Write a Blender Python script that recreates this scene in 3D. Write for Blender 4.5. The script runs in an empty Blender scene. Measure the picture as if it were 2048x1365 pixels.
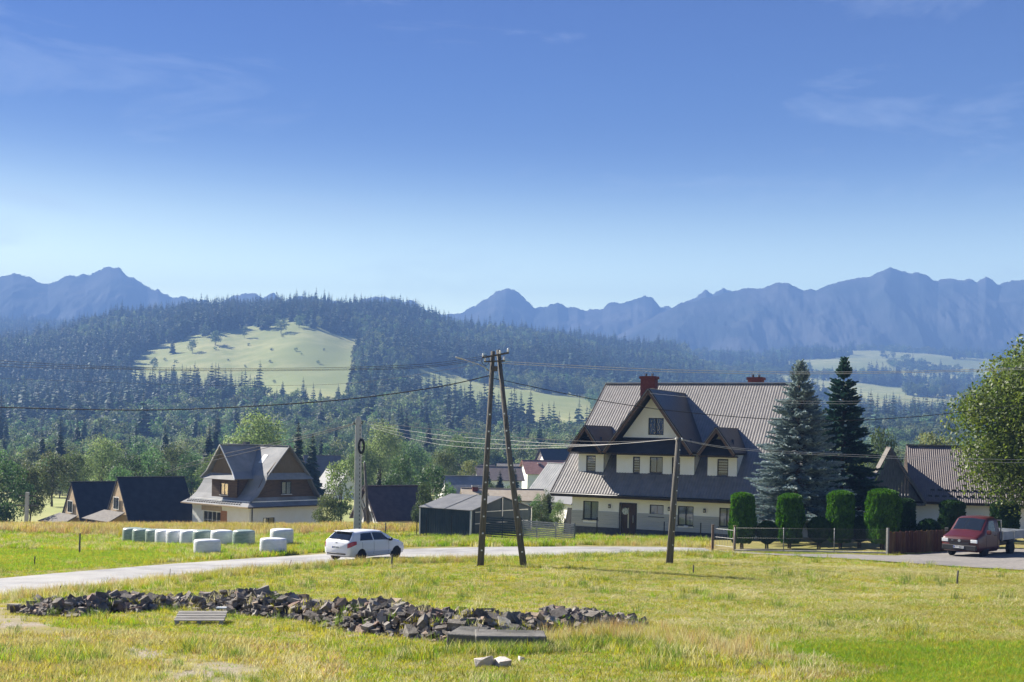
import bpy, bmesh, math, random
import numpy as np
from mathutils import Vector, Matrix, noise
R = math.radians
sc = bpy.context.scene
COL = sc.collection

# ---------------------------------------------------------------- camera
F, Y0, RHO, CZ = 2400.0, 875.0, R(1.2), 6.2          # focal length and horizon row in photograph pixels
cam_d = bpy.data.cameras.new('camera')
cam_d.sensor_fit = 'HORIZONTAL'
cam_d.sensor_width = 36.0
cam_d.lens = 36.0 * F / 2048.0
cam_d.shift_y = (Y0 - 682.5) / 2048.0
cam_d.clip_start, cam_d.clip_end = 0.5, 60000.0
cam = bpy.data.objects.new('camera', cam_d)
COL.objects.link(cam)
cam.matrix_world = Matrix.Translation((0, 0, CZ)) @ Matrix.Rotation(R(90), 4, 'X') @ Matrix.Rotation(RHO, 4, 'Z')
sc.camera = cam

# ---------------------------------------------------------------- light
SUN_AZ, SUN_EL = R(56), R(36)                          # azimuth measured to the left of the view axis
SUN = Vector((-math.sin(SUN_AZ) * math.cos(SUN_EL), math.cos(SUN_AZ) * math.cos(SUN_EL), math.sin(SUN_EL)))
sun_d = bpy.data.lights.new('sun', 'SUN')
sun_d.energy, sun_d.angle, sun_d.color = 5.0, R(0.53), (1.0, 0.94, 0.84)
sun = bpy.data.objects.new('sun', sun_d)
COL.objects.link(sun)
sun.rotation_euler = SUN.to_track_quat('Z', 'Y').to_euler()

world = bpy.data.worlds.new('World')
sc.world = world
world.use_nodes = True
wn, wl = world.node_tree.nodes, world.node_tree.links
wn.clear()
sky = wn.new('ShaderNodeTexSky')
sky.sky_type = 'NISHITA'
sky.sun_disc = False
sky.sun_elevation, sky.sun_rotation = SUN_EL, -SUN_AZ
sky.altitude, sky.air_density, sky.dust_density, sky.ozone_density = 900, 1.0, 0.6, 2.0
# thin cirrus: a wispy stretched noise over the view direction, whitening the sky a little
tc = wn.new('ShaderNodeTexCoord')
mp = wn.new('ShaderNodeMapping'); mp.inputs['Scale'].default_value = (2.2, 2.2, 9.0); mp.inputs['Rotation'].default_value = (0.25, 0.2, 0.0); mp.inputs['Location'].default_value = (5.1, 0.4, 1.9)
wl.new(tc.outputs['Generated'], mp.inputs['Vector'])
n1 = wn.new('ShaderNodeTexNoise'); n1.inputs['Scale'].default_value = 2.1; n1.inputs['Detail'].default_value = 7; n1.inputs['Roughness'].default_value = 0.62; n1.inputs['Distortion'].default_value = 0.5
wl.new(mp.outputs[0], n1.inputs['Vector'])
cr = wn.new('ShaderNodeValToRGB'); cr.color_ramp.elements[0].position = 0.56; cr.color_ramp.elements[1].position = 0.86
cr.color_ramp.elements[1].color = (0.42, 0.42, 0.42, 1)
wl.new(n1.outputs['Fac'], cr.inputs['Fac'])
mx = wn.new('ShaderNodeMixRGB'); mx.inputs['Color2'].default_value = (5.5, 5.9, 6.4, 1)
# the clear sky deepens with height above the horizon, the same all the way round
sx = wn.new('ShaderNodeSeparateXYZ'); wl.new(tc.outputs['Generated'], sx.inputs[0])
gr = wn.new('ShaderNodeValToRGB'); ge = gr.color_ramp.elements
GR = [(0.0, (5.2,4.1,2.3)), (.12, (4.8,3.9,2.2)), (.175, (1.75,1.5,1.0)), (.233, (.24,.30,.46)), (.34, (.012,.08,.34)), (.6, (.012,.08,.34))]
_z = np.linspace(-.2, .8, 501); _k = np.hanning(45); _k /= _k.sum()
_sm = [np.convolve(np.exp(np.interp(_z, [p_ for p_, _ in GR], [math.log(c_[i] + .02) for _, c_ in GR])) - .02, _k, 'same') for i in range(3)]
GR = [(p_, tuple(float(np.interp(p_, _z, q)) for q in _sm)) for p_ in list(np.linspace(0, .40, 25)) + [.6]]
while len(ge) < len(GR): ge.new(.5)
for e_, (p_, c_) in zip(ge, GR): e_.position = p_; e_.color = (*c_, 1)
wl.new(sx.outputs['Z'], gr.inputs['Fac'])
sk1 = wn.new('ShaderNodeMixRGB'); sk1.blend_type = 'MULTIPLY'; sk1.inputs['Fac'].default_value = 1
wl.new(sky.outputs[0], sk1.inputs['Color1']); wl.new(gr.outputs[0], sk1.inputs['Color2'])
wl.new(cr.outputs['Color'], mx.inputs['Fac']); wl.new(sk1.outputs[0], mx.inputs['Color1'])
bg = wn.new('ShaderNodeBackground'); bg.inputs['Strength'].default_value = 0.058
wl.new(mx.outputs[0], bg.inputs['Color'])
wo = wn.new('ShaderNodeOutputWorld'); wl.new(bg.outputs[0], wo.inputs['Surface'])

sc.view_settings.view_transform = 'Standard'
sc.view_settings.look = 'None'
sc.view_settings.exposure = 2.05
sc.view_settings.gamma = 1.0
sc.view_settings.use_curve_mapping = False
cy = sc.cycles
cy.use_denoising = True
cy.max_bounces = 6; cy.diffuse_bounces = 4; cy.glossy_bounces = 2; cy.transmission_bounces = 4
cy.transparent_max_bounces = 12; cy.volume_bounces = 0
cy.sample_clamp_indirect = 6.0
cy.caustics_reflective = cy.caustics_refractive = False

# ---------------------------------------------------------------- picture <-> place
_c, _s = math.cos(RHO), math.sin(RHO)
def ray(px, py):
    xc, yc = (px - 1024.0) / F, (Y0 - py) / F
    return Vector((xc * _c - yc * _s, 1.0, xc * _s + yc * _c))
def at(px, py, D):
    return Vector((0, 0, CZ)) + ray(px, py) * D
def proj_np(X, Y, Z):
    xr, zr = X / Y, (Z - CZ) / Y
    return 1024 + (xr * _c + zr * _s) * F, Y0 - (-xr * _s + zr * _c) * F

# ---------------------------------------------------------------- mesh helpers
def link(me, name, m=None, parent=None):
    o = bpy.data.objects.new(name, me)
    if m is not None and not me.materials:
        me.materials.append(m)
    if parent is not None:
        o.parent = parent
    COL.objects.link(o)
    return o
def mesh_np(name, V, Fc, smooth=False):
    V = np.ascontiguousarray(V, dtype=np.float32); Fc = np.ascontiguousarray(Fc, dtype=np.int32)
    me = bpy.data.meshes.new(name)
    m, k = Fc.shape
    me.vertices.add(len(V)); me.vertices.foreach_set('co', V.ravel())
    me.loops.add(m * k); me.loops.foreach_set('vertex_index', Fc.ravel())
    me.polygons.add(m); me.polygons.foreach_set('loop_start', np.arange(0, m * k, k, dtype=np.int32))
    if smooth:
        me.polygons.foreach_set('use_smooth', np.ones(m, dtype=bool))
    me.update(calc_edges=True); me.validate()
    return me
class MB:
    """collects simple solids; build() makes ONE mesh object"""
    def __init__(s): s.v, s.f = [], []
    def add(s, vs, fs):
        b = len(s.v); s.v += [tuple(v) for v in vs]; s.f += [tuple(i + b for i in f) for f in fs]; return s
    def box(s, x0, x1, y0, y1, z0, z1):
        return s.add([(x0,y0,z0),(x1,y0,z0),(x1,y1,z0),(x0,y1,z0),(x0,y0,z1),(x1,y0,z1),(x1,y1,z1),(x0,y1,z1)],
                     [(0,3,2,1),(4,5,6,7),(0,1,5,4),(1,2,6,5),(2,3,7,6),(3,0,4,7)])
    def mbox(s, M, sx, sy, sz):
        vs = [M @ Vector((a*sx/2, b*sy/2, c*sz/2)) for c in (-1,1) for a, b in ((-1,-1),(1,-1),(1,1),(-1,1))]
        return s.add(vs, [(0,3,2,1),(4,5,6,7),(0,1,5,4),(1,2,6,5),(2,3,7,6),(3,0,4,7)])
    def bar(s, a, b, w, h):
        a, b = Vector(a), Vector(b); d = b - a
        q = d.to_track_quat('X', 'Z').to_matrix().to_4x4()
        return s.mbox(Matrix.Translation((a + b) / 2) @ q, d.length, w, h)
    def poly(s, pts):
        return s.add(pts, [tuple(range(len(pts)))])
    def slab(s, pts, t, n=None):
        """a flat polygon given a thickness along -normal"""
        P = [Vector(p) for p in pts]
        if n is None:
            n = Vector((0,0,0))
            for i in range(len(P)):
                n += P[i].cross(P[(i+1) % len(P)])
            n.normalize()
        k = len(P); Q = [p - n * t for p in P]
        fs = [tuple(range(k)), tuple(range(2*k-1, k-1, -1))] + [(i, k+i, k+(i+1) % k, (i+1) % k) for i in range(k)]
        return s.add(P + Q, fs)
    def tube(s, path, rad, n=8, cap=True):
        P = [Vector(p) for p in path]; m = len(P)
        if not hasattr(rad, '__len__'): rad = [rad] * m
        b = len(s.v); up = Vector((0, 0, 1)); prev = None
        for i in range(m):
            d = (P[min(i+1, m-1)] - P[max(i-1, 0)])
            d = d.normalized() if d.length > 1e-9 else Vector((0,0,1))
            if prev is None:
                r = d.cross(up if abs(d.z) < .95 else Vector((1,0,0))).normalized()
            else:
                r = (prev - d * prev.dot(d)).normalized()
            prev = r; t = d.cross(r)
            for j in range(n):
                a = 2*math.pi*j/n
                s.v.append(tuple(P[i] + (r*math.cos(a) + t*math.sin(a)) * rad[i]))
        for i in range(m-1):
            for j in range(n):
                s.f.append((b+i*n+j, b+i*n+(j+1) % n, b+(i+1)*n+(j+1) % n, b+(i+1)*n+j))
        if cap:
            s.f.append(tuple(b+j for j in range(n-1, -1, -1))); s.f.append(tuple(b+(m-1)*n+j for j in range(n)))
        return s
    def lathe(s, prof, n=16, c=(0,0,0), axis='Z'):
        b = len(s.v); m = len(prof)
        for r, h in prof:
            for j in range(n):
                a = 2*math.pi*j/n; p = (r*math.cos(a), r*math.sin(a), h)
                if axis == 'Y': p = (p[0], p[2], p[1])
                if axis == 'X': p = (p[2], p[0], p[1])
                s.v.append((p[0]+c[0], p[1]+c[1], p[2]+c[2]))
        for i in range(m-1):
            for j in range(n):
                s.f.append((b+i*n+j, b+i*n+(j+1) % n, b+(i+1)*n+(j+1) % n, b+(i+1)*n+j))
        s.f.append(tuple(b+j for j in range(n-1, -1, -1))); s.f.append(tuple(b+(m-1)*n+j for j in range(n)))
        return s
    def build(s, name, m, parent=None, smooth=False, bevel=0):
        me = bpy.data.meshes.new(name); me.from_pydata(s.v, [], s.f); me.update()
        bm = bmesh.new(); bm.from_mesh(me); bmesh.ops.recalc_face_normals(bm, faces=bm.faces)
        if bevel: bmesh.ops.bevel(bm, geom=bm.edges[:], offset=bevel, segments=1, affect='EDGES')
        bm.to_mesh(me); bm.free()
        if smooth: me.polygons.foreach_set('use_smooth', np.ones(len(me.polygons), dtype=bool))
        return link(me, name, m, parent)
def tag(o, label=None, cat=None, group=None, kind=None):
    if label: o['label'] = label
    if cat: o['category'] = cat
    if group: o['group'] = group
    if kind: o['kind'] = kind
    return o
def thing(name, label, cat, loc=(0,0,0), rz=0.0, group=None, scale=None):
    o = bpy.data.objects.new(name, None); COL.objects.link(o)
    o.empty_display_size = 0.2
    o.location = loc; o.rotation_euler = (0, 0, rz)
    if scale: o.scale = (scale,)*3 if not hasattr(scale, '__len__') else scale
    return tag(o, label, cat, group)

# ---------------------------------------------------------------- materials
MATS = {}
def _noise(nt, vec, scale, detail=4, rough=.55):
    n = nt.nodes.new('ShaderNodeTexNoise'); n.inputs['Scale'].default_value = scale
    n.inputs['Detail'].default_value = detail; n.inputs['Roughness'].default_value = rough
    if vec is not None: nt.links.new(vec, n.inputs['Vector'])
    return n
def pmat(name, c1, c2=None, scale=3.0, rough=.7, bump=0.0, bscale=None, spec=.3, metal=0.0, stretch=None, world=False,
         detail=5, lo=.35, hi=.65, c3=None, s3=.3, transl=0.0, island=0.0, objrand=0.0):
    """plain procedural surface: two colours mixed by noise, optional third at a larger scale, bump, leaf translucency"""
    m = bpy.data.materials.new(name); m.use_nodes = True
    nt = m.node_tree; nd, lk = nt.nodes, nt.links
    b = nd['Principled BSDF']; out = nd['Material Output']
    b.inputs['Roughness'].default_value = rough; b.inputs['Metallic'].default_value = metal
    b.inputs['Specular IOR Level'].default_value = spec
    if world:
        vec = nd.new('ShaderNodeNewGeometry').outputs['Position']
    else:
        vec = nd.new('ShaderNodeTexCoord').outputs['Object']
    if stretch:
        mpn = nd.new('ShaderNodeMapping'); mpn.inputs['Scale'].default_value = stretch; lk.new(vec, mpn.inputs['Vector']); vec = mpn.outputs[0]
    col = None
    rgba = lambda c: (c[0], c[1], c[2], 1)
    if c2 is not None:
        n = _noise(nt, vec, scale, detail)
        r = nd.new('ShaderNodeValToRGB'); r.color_ramp.elements[0].position = lo; r.color_ramp.elements[1].position = hi
        r.color_ramp.elements[0].color = rgba(c1); r.color_ramp.elements[1].color = rgba(c2)
        lk.new(n.outputs['Fac'], r.inputs['Fac']); col = r.outputs['Color']
    else:
        rg = nd.new('ShaderNodeRGB'); rg.outputs[0].default_value = rgba(c1); col = rg.outputs[0]
    if c3 is not None:
        n = _noise(nt, vec, s3, 3); r = nd.new('ShaderNodeValToRGB'); r.color_ramp.elements[0].position = .45; r.color_ramp.elements[1].position = .65
        lk.new(n.outputs['Fac'], r.inputs['Fac'])
        x = nd.new('ShaderNodeMixRGB'); lk.new(r.outputs['Color'], x.inputs['Fac']); lk.new(col, x.inputs['Color1']); x.inputs['Color2'].default_value = rgba(c3); col = x.outputs[0]
    if island or objrand:
        h = nd.new('ShaderNodeHueSaturation'); lk.new(col, h.inputs['Color'])
        g = nd.new('ShaderNodeNewGeometry'); oi = nd.new('ShaderNodeObjectInfo')
        mr = nd.new('ShaderNodeMapRange'); mr.inputs['To Min'].default_value = 1 - island; mr.inputs['To Max'].default_value = 1 + island
        lk.new(g.outputs['Random Per Island'], mr.inputs['Value'])
        m2 = nd.new('ShaderNodeMapRange'); m2.inputs['To Min'].default_value = 1 - objrand; m2.inputs['To Max'].default_value = 1 + objrand
        lk.new(oi.outputs['Random'], m2.inputs['Value'])
        mu = nd.new('ShaderNodeMath'); mu.operation = 'MULTIPLY'; lk.new(mr.outputs[0], mu.inputs[0]); lk.new(m2.outputs[0], mu.inputs[1])
        lk.new(mu.outputs[0], h.inputs['Value'])
        m3 = nd.new('ShaderNodeMapRange'); m3.inputs['To Min'].default_value = .5 - .10*objrand; m3.inputs['To Max'].default_value = .5 + .10*objrand
        lk.new(oi.outputs['Random'], m3.inputs['Value']); lk.new(m3.outputs[0], h.inputs['Hue'])
        col = h.outputs[0]
    lk.new(col, b.inputs['Base Color'])
    if bump:
        n = _noise(nt, vec, bscale or scale*4, 5); bp = nd.new('ShaderNodeBump'); bp.inputs['Strength'].default_value = bump
        bp.inputs['Distance'].default_value = .05
        lk.new(n.outputs['Fac'], bp.inputs['Height']); lk.new(bp.outputs[0], b.inputs['Normal'])
    if transl:
        t = nd.new('ShaderNodeBsdfTranslucent'); x = nd.new('ShaderNodeMixShader'); x.inputs[0].default_value = transl
        hs = nd.new('ShaderNodeHueSaturation'); hs.inputs['Value'].default_value = 1.35; hs.inputs['Saturation'].default_value = 1.1; lk.new(col, hs.inputs['Color'])
        lk.new(hs.outputs[0], t.inputs['Color']); lk.new(b.outputs[0], x.inputs[1]); lk.new(t.outputs[0], x.inputs[2]); lk.new(x.outputs[0], out.inputs['Surface'])
    MATS[name] = m
    return m
def glassmat(name, tint=(.02,.025,.03), clear=.75):
    m = bpy.data.materials.new(name); m.use_nodes = True
    nt = m.node_tree; nd, lk = nt.nodes, nt.links
    nd.remove(nd['Principled BSDF']); out = nd['Material Output']
    tr = nd.new('ShaderNodeBsdfTransparent'); tr.inputs[0].default_value = (clear, clear*1.02, clear*1.02, 1)
    gl = nd.new('ShaderNodeBsdfGlossy'); gl.inputs['Roughness'].default_value = .02
    df = nd.new('ShaderNodeBsdfDiffuse'); df.inputs['Color'].default_value = (*tint, 1)
    lw = nd.new('ShaderNodeLayerWeight'); lw.inputs['Blend'].default_value = .5
    pw = nd.new('ShaderNodeMath'); pw.operation = 'POWER'; pw.inputs[1].default_value = 3.0; lk.new(lw.outputs['Facing'], pw.inputs[0])
    fr = nd.new('ShaderNodeMath'); fr.operation = 'MULTIPLY_ADD'; fr.inputs[1].default_value = .6; fr.inputs[2].default_value = .07; lk.new(pw.outputs[0], fr.inputs[0])
    a = nd.new('ShaderNodeMixShader'); a.inputs[0].default_value = .05; lk.new(tr.outputs[0], a.inputs[1]); lk.new(df.outputs[0], a.inputs[2])
    b = nd.new('ShaderNodeMixShader'); lk.new(fr.outputs[0], b.inputs[0]); lk.new(a.outputs[0], b.inputs[1]); lk.new(gl.outputs[0], b.inputs[2])
    lk.new(b.outputs[0], out.inputs['Surface'])
    MATS[name] = m
    return m
M_ = MATS

# ---------------------------------------------------------------- scatter: one object of uncountable stuff
_lib = {}
def library(key, meshes):
    c = bpy.data.collections.new(key)
    for i, me in enumerate(meshes):
        o = bpy.data.objects.new('%s_%02d' % (key, i), me); c.objects.link(o)
    _lib[key] = c
    return c
def scatter(name, coll, P, rz, scl, idx, label, cat, group=None, parent=None, tilt=None):
    me = bpy.data.meshes.new(name); n = len(P)
    me.vertices.add(n); me.vertices.foreach_set('co', np.ascontiguousarray(P, dtype=np.float32).ravel())
    rot = np.zeros((n, 3), np.float32); rot[:, 2] = rz
    if tilt is not None: rot[:, 0] = tilt[:, 0]; rot[:, 1] = tilt[:, 1]
    a = me.attributes.new('rot', 'FLOAT_VECTOR', 'POINT'); a.data.foreach_set('vector', rot.ravel())
    a = me.attributes.new('scl', 'FLOAT_VECTOR', 'POINT')
    S = np.asarray(scl, np.float32); S = np.repeat(S[:, None], 3, 1) if S.ndim == 1 else S
    a.data.foreach_set('vector', np.ascontiguousarray(S).ravel())
    a = me.attributes.new('idx', 'INT', 'POINT'); a.data.foreach_set('value', np.asarray(idx, np.int32))
    o = link(me, name, None, parent)
    ng = bpy.data.node_groups.new(name, 'GeometryNodeTree')
    ng.interface.new_socket('Geometry', in_out='INPUT', socket_type='NodeSocketGeometry')
    ng.interface.new_socket('Geometry', in_out='OUTPUT', socket_type='NodeSocketGeometry')
    N, L = ng.nodes, ng.links
    gi, go = N.new('NodeGroupInput'), N.new('NodeGroupOutput')
    ip = N.new('GeometryNodeInstanceOnPoints'); ci = N.new('GeometryNodeCollectionInfo')
    ci.inputs['Collection'].default_value = coll; ci.inputs['Separate Children'].default_value = True; ci.inputs['Reset Children'].default_value = True
    def na(nm, ty):
        q = N.new('GeometryNodeInputNamedAttribute'); q.data_type = ty; q.inputs['Name'].default_value = nm; return q.outputs['Attribute']
    e = N.new('FunctionNodeEulerToRotation')
    L.new(gi.outputs[0], ip.inputs['Points']); L.new(ci.outputs[0], ip.inputs['Instance'])
    ip.inputs['Pick Instance'].default_value = True
    L.new(na('idx', 'INT'), ip.inputs['Instance Index']); L.new(na('rot', 'FLOAT_VECTOR'), e.inputs[0]); L.new(e.outputs[0], ip.inputs['Rotation'])
    L.new(na('scl', 'FLOAT_VECTOR'), ip.inputs['Scale']); L.new(ip.outputs[0], go.inputs[0])
    md = o.modifiers.new('scatter', 'NODES'); md.node_group = ng
    return tag(o, label, cat, group, 'stuff')
def inpoly(x, y, poly):
    x = np.asarray(x); y = np.asarray(y); r = np.zeros(x.shape, bool); n = len(poly); j = n - 1
    for i in range(n):
        xi, yi = poly[i]; xj, yj = poly[j]
        c = ((yi > y) != (yj > y)) & (x < (xj - xi) * (y - yi) / (yj - yi + 1e-12) + xi)
        r ^= c; j = i
    return r
def vnoise(x, y, s, seed=0):
    """smooth value noise in numpy, 0..1"""
    x = np.asarray(x, float) / s; y = np.asarray(y, float) / s
    xi = np.floor(x).astype(np.int64); yi = np.floor(y).astype(np.int64); fx = x - xi; fy = y - yi
    fx = fx*fx*(3-2*fx); fy = fy*fy*(3-2*fy)
    def h(a, b):
        q = (a * 374761393 + b * 668265263 + seed * 974634777) & 0x7fffffff
        q = ((q ^ (q >> 13)) * 1274126177) & 0x7fffffff
        return ((q ^ (q >> 16)) & 0xffff) / 65535.0
    return (h(xi, yi)*(1-fx) + h(xi+1, yi)*fx)*(1-fy) + (h(xi, yi+1)*(1-fx) + h(xi+1, yi+1)*fx)*fy
def fbm(x, y, s, seed=0, oct=4):
    r = 0; a = 1; t = 0
    for k in range(oct):
        r = r + a * vnoise(x, y, s / 2**k, seed + k); t += a; a *= .5
    return r / t
# ================================================================ the land
# near ground: a smooth sheet through surveyed spots (picture column, row, distance)
CP = [(0,1365,19.5),(512,1365,19.5),(1024,1365,20),(1536,1365,20),(2048,1365,20.5),
      (50,1228,32.5),(400,1245,31),(900,1300,26.5),(1250,1258,29.5),(1090,1290,27.3),(2000,1250,31),(1500,1200,38),(1900,1180,42),(1000,1175,42),
      (958,1133,50),(1050,1137,50),(1338,1127,52),(730,1122,59),(0,1194,42),(0,1158,47),(451,1143,52.5),(342,1129,57),(1000,1095,67),(1000,1117,61),
      (1400,1097,66),(1950,1113,58),(1800,1131,52.5),(2040,1140,50.5),(945,1078,82),(840,1076,84),(1150,1085,76),(1145,1068,82),(1250,1073,78.5),
      (1485,1100,66),(1750,1100,64),(1780,1112,59.5),(260,1091,84),(500,1093,76),(413,1113,66),(565,1093,75),(0,1112,66),(150,1130,57),(0,1062,90),
      (300,1062,96),(600,1060,96),(780,1062,96),(715,1074,86),(1850,1062,84),(1500,1078,78),(2040,1075,76)]
CPW = [tuple(at(*p)) for p in CP]
CPW += [(-90,5,1.0),(0,-40,4.0),(90,5,4.0),(-60,-40,3),(60,-40,5),(-110,60,-3),(110,60,1.5),(-110,140,-9),(-60,140,-8),(0,140,-7),(60,140,-6),(110,140,-5),
        (-45,118,-5),(-30,122,-5),(-5,118,-4.5),(40,112,-2.2),(0,8,3.2),(-15,10,2.9),(15,10,3.3)]
_P = np.array(CPW); _n = len(_P)
def _tps(r2): return 0.5 * r2 * np.log(r2 + 1e-9)
_d2 = ((_P[:, None, :2] - _P[None, :, :2])**2).sum(-1)
_A = np.zeros((_n+3, _n+3)); _A[:_n, :_n] = _tps(_d2) + np.eye(_n) * 40.0
_A[:_n, _n] = 1; _A[:_n, _n+1:] = _P[:, :2]; _A[_n, :_n] = 1; _A[_n+1:, :_n] = _P[:, :2].T
_W = np.linalg.solve(_A, np.concatenate([_P[:, 2], np.zeros(3)]))
def near_z(x, y):
    x = np.atleast_1d(np.asarray(x, float)); y = np.atleast_1d(np.asarray(y, float))
    z = np.full(x.shape, _W[_n]) + _W[_n+1]*x + _W[_n+2]*y
    for i in range(_n):
        z = z + _W[i] * _tps((x-_P[i, 0])**2 + (y-_P[i, 1])**2)
    return z
# far land: rows of (distance, picture row of the bare ground) for several picture columns
FAR = {
 -900: [(500,940),(800,890),(1000,850),(1300,770),(1600,705),(1900,725),(3000,650),(4500,720)],
 0:    [(500,938),(700,893),(900,850),(1200,765),(1500,690),(1800,712),(3000,652),(4500,720)],
 250:  [(500,935),(700,885),(900,835),(1200,735),(1500,652),(1650,637),(2100,680),(3000,664),(4500,720)],
 450:  [(500,932),(700,878),(900,812),(1100,755),(1350,657),(1600,622),(2100,670),(4500,725)],
 600:  [(500,932),(700,872),(900,806),(1150,715),(1350,640),(1600,612),(2100,665),(4500,725)],
 720:  [(500,934),(700,875),(900,812),(1150,728),(1400,655),(1600,620),(2100,670),(4500,725)],
 1000: [(500,940),(700,885),(900,848),(1150,778),(1400,715),(1750,660),(2200,700),(4500,725)],
 1300: [(500,940),(700,888),(900,852),(1150,805),(1500,745),(1900,705),(2300,722),(4500,725)],
 1480: [(500,940),(700,895),(900,862),(1300,812),(1800,758),(2300,728),(2800,712),(3300,722),(4500,735)],
 1700: [(500,940),(700,898),(900,868),(1300,822),(1800,772),(2300,732),(2800,703),(3300,715),(4500,735)],
 2048: [(500,940),(700,900),(900,872),(1300,832),(1800,788),(2300,750),(2800,716),(3300,726),(4500,735)],
 2950: [(500,940),(700,900),(900,872),(1300,832),(1800,790),(2300,750),(2800,712),(3300,726),(4500,735)]}
_cols = sorted(FAR)
def far_z(x, y):
    x = np.asarray(x, float); y = np.asarray(y, float)
    u = x / y; px = 1024 + u * F
    ly = np.log(y)
    rows = np.stack([np.interp(ly, np.log([140.] + [d for d, _ in FAR[c]]), [1030.] + [r for _, r in FAR[c]]) for c in _cols])
    k = np.clip(np.searchsorted(_cols, px) - 1, 0, len(_cols)-2); ca = np.array(_cols, float)
    t = np.clip((px - ca[k]) / (ca[k+1] - ca[k]), 0, 1); t = t*t*(3-2*t)
    idx = np.arange(px.size).reshape(px.shape)
    rf = rows.reshape(len(_cols), -1)
    row = rf[k.ravel(), idx.ravel()].reshape(px.shape) * (1-t) + rf[k.ravel()+1, idx.ravel()].reshape(px.shape) * t
    z = CZ + y * (u * _s + (Y0 - row) / F)
    amp = np.clip((y - 300) / 900, 0, 1)
    return z + amp * ((fbm(x, y, 260, 5) - .5) * 26 + (fbm(x, y, 70, 9) - .5) * 5)
def land_z(x, y):
    x = np.atleast_1d(np.asarray(x, float)); y = np.atleast_1d(np.asarray(y, float))
    t = np.clip((y - 128) / 42, 0, 1); t = t*t*(3-2*t)
    xc = np.clip(x, -120, 120)
    zn = np.where(t < 1, near_z(xc, np.minimum(y, 172)), 0.0)
    zf = np.where(t > 0, far_z(x, np.maximum(y, 120)), 0.0)
    return zn * (1-t) + zf * t
def gz(x, y): return float(land_z(x, y)[0])
def ground(px, py, d0=14.0, d1=140.0):
    """where the sight line through a picture spot meets the near ground"""
    r = ray(px, py); D = np.linspace(d0, d1, 1300)
    g = land_z(r.x * D, D); h = CZ + r.z * D
    k = np.argmax(h < g)
    d = D[k] if k > 0 else d1
    return Vector((r.x * d, d, float(land_z(r.x*d, d)[0])))
def onland(px, D):
    r = ray(px, 950); x = r.x * D
    return Vector((x, D, gz(x, D)))

# road edges (picture spots, far side and near side)
ROAD_FAR = [ground(*p) for p in [(-330,1192),(-150,1174),(0,1158),(170,1143),(342,1129),(500,1118),(646,1109),(740,1102),(809,1099),(900,1096),(1000,1095),(1180,1094),(1338,1095),(1421,1098)]]
ROAD_NEAR = [ground(*p) for p in [(-330,1240),(-150,1216),(0,1194),(191,1172),(350,1155),(500,1139),(649,1128),(740,1123),(815,1120),(900,1119),(980,1117),(1180,1110),(1300,1107),(1440,1105)]]
LOT = [ground(*p) for p in [(1560,1109),(1700,1110),(1790,1113),(1900,1104),(2060,1098),(2300,1090),(2400,1150),(2240,1155),(2048,1142),(1900,1134),(1740,1122),(1560,1112),(1440,1106),(1440,1103)]]
road_poly = [(p.x, p.y) for p in ROAD_FAR] + [(p.x, p.y) for p in reversed(ROAD_NEAR)]
lot_poly = [(p.x, p.y) for p in LOT]

# zones of the meadow, marked out on the ground itself
def zpoly(pts): return [(p.x, p.y) for p in (ground(*q) for q in pts)]
Z_GRAVEL = zpoly([(-300,1275),(60,1272),(170,1290),(330,1300),(420,1330),(560,1345),(560,1440),(-300,1500)])
Z_LUSH = zpoly([(1500,1292),(1700,1280),(2300,1290),(2400,1420),(1800,1470),(1640,1345),(1560,1310)])
Z_RED = zpoly([(1440,1300),(1520,1310),(1640,1325),(1720,1345),(1640,1365),(1480,1352),(1400,1322)])
Z_HAY = zpoly([(1000,1150),(1300,1133),(1700,1135),(2300,1150),(2500,1290),(2000,1285),(1500,1290),(1330,1265),(1280,1200),(1050,1185)])
Z_LEFTLUSH = zpoly([(-400,1100),(0,1098),(300,1102),(390,1116),(150,1150),(-400,1190)])

def grid_mesh(name, X, Y, Z):
    ny, nx = X.shape
    i = np.arange(ny*nx).reshape(ny, nx)
    Fq = np.stack([i[:-1, :-1], i[:-1, 1:], i[1:, 1:], i[1:, :-1]], -1).reshape(-1, 4)
    return mesh_np(name, np.stack([X, Y, Z], -1).reshape(-1, 3), Fq, True)

pmat('soil', (.16,.16,.045), (.26,.225,.085), 1.3, .95, .5, 14, .1, world=True, c3=(.22,.18,.08), s3=.22)
def soil_gravel():
    m = M_['soil']; nt = m.node_tree; nd, lk = nt.nodes, nt.links
    b = nd['Principled BSDF']; src = b.inputs['Base Color'].links[0].from_socket
    a = nd.new('ShaderNodeAttribute'); a.attribute_name = 'bare'
    n = _noise(nt, nd.new('ShaderNodeNewGeometry').outputs['Position'], 26, 6, .7)
    r = nd.new('ShaderNodeValToRGB'); r.color_ramp.elements[0].color = (.14,.11,.075,1); r.color_ramp.elements[1].color = (.38,.33,.29,1)
    r.color_ramp.elements[0].position = .34; r.color_ramp.elements[1].position = .62
    lk.new(n.outputs['Fac'], r.inputs['Fac'])
    x = nd.new('ShaderNodeMixRGB'); lk.new(a.outputs['Fac'], x.inputs['Fac']); lk.new(src, x.inputs['Color1']); lk.new(r.outputs[0], x.inputs['Color2'])
    lk.new(x.outputs[0], b.inputs['Base Color'])
soil_gravel()
gx = np.concatenate([np.arange(-118, -40, 2.0), np.arange(-40, 40, .5), np.arange(40, 119, 2.0)])
gy = np.concatenate([np.arange(-45, 8, 2.0), np.arange(8, 75, .5), np.arange(75, 146, 1.0)])
X, Y = np.meshgrid(gx, gy)
Z = land_z(X.ravel(), Y.ravel()).reshape(X.shape)
Z += (fbm(X, Y, 1.7, 3) - .5) * .10 * np.clip((Y-10)/5, 0, 1)
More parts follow.
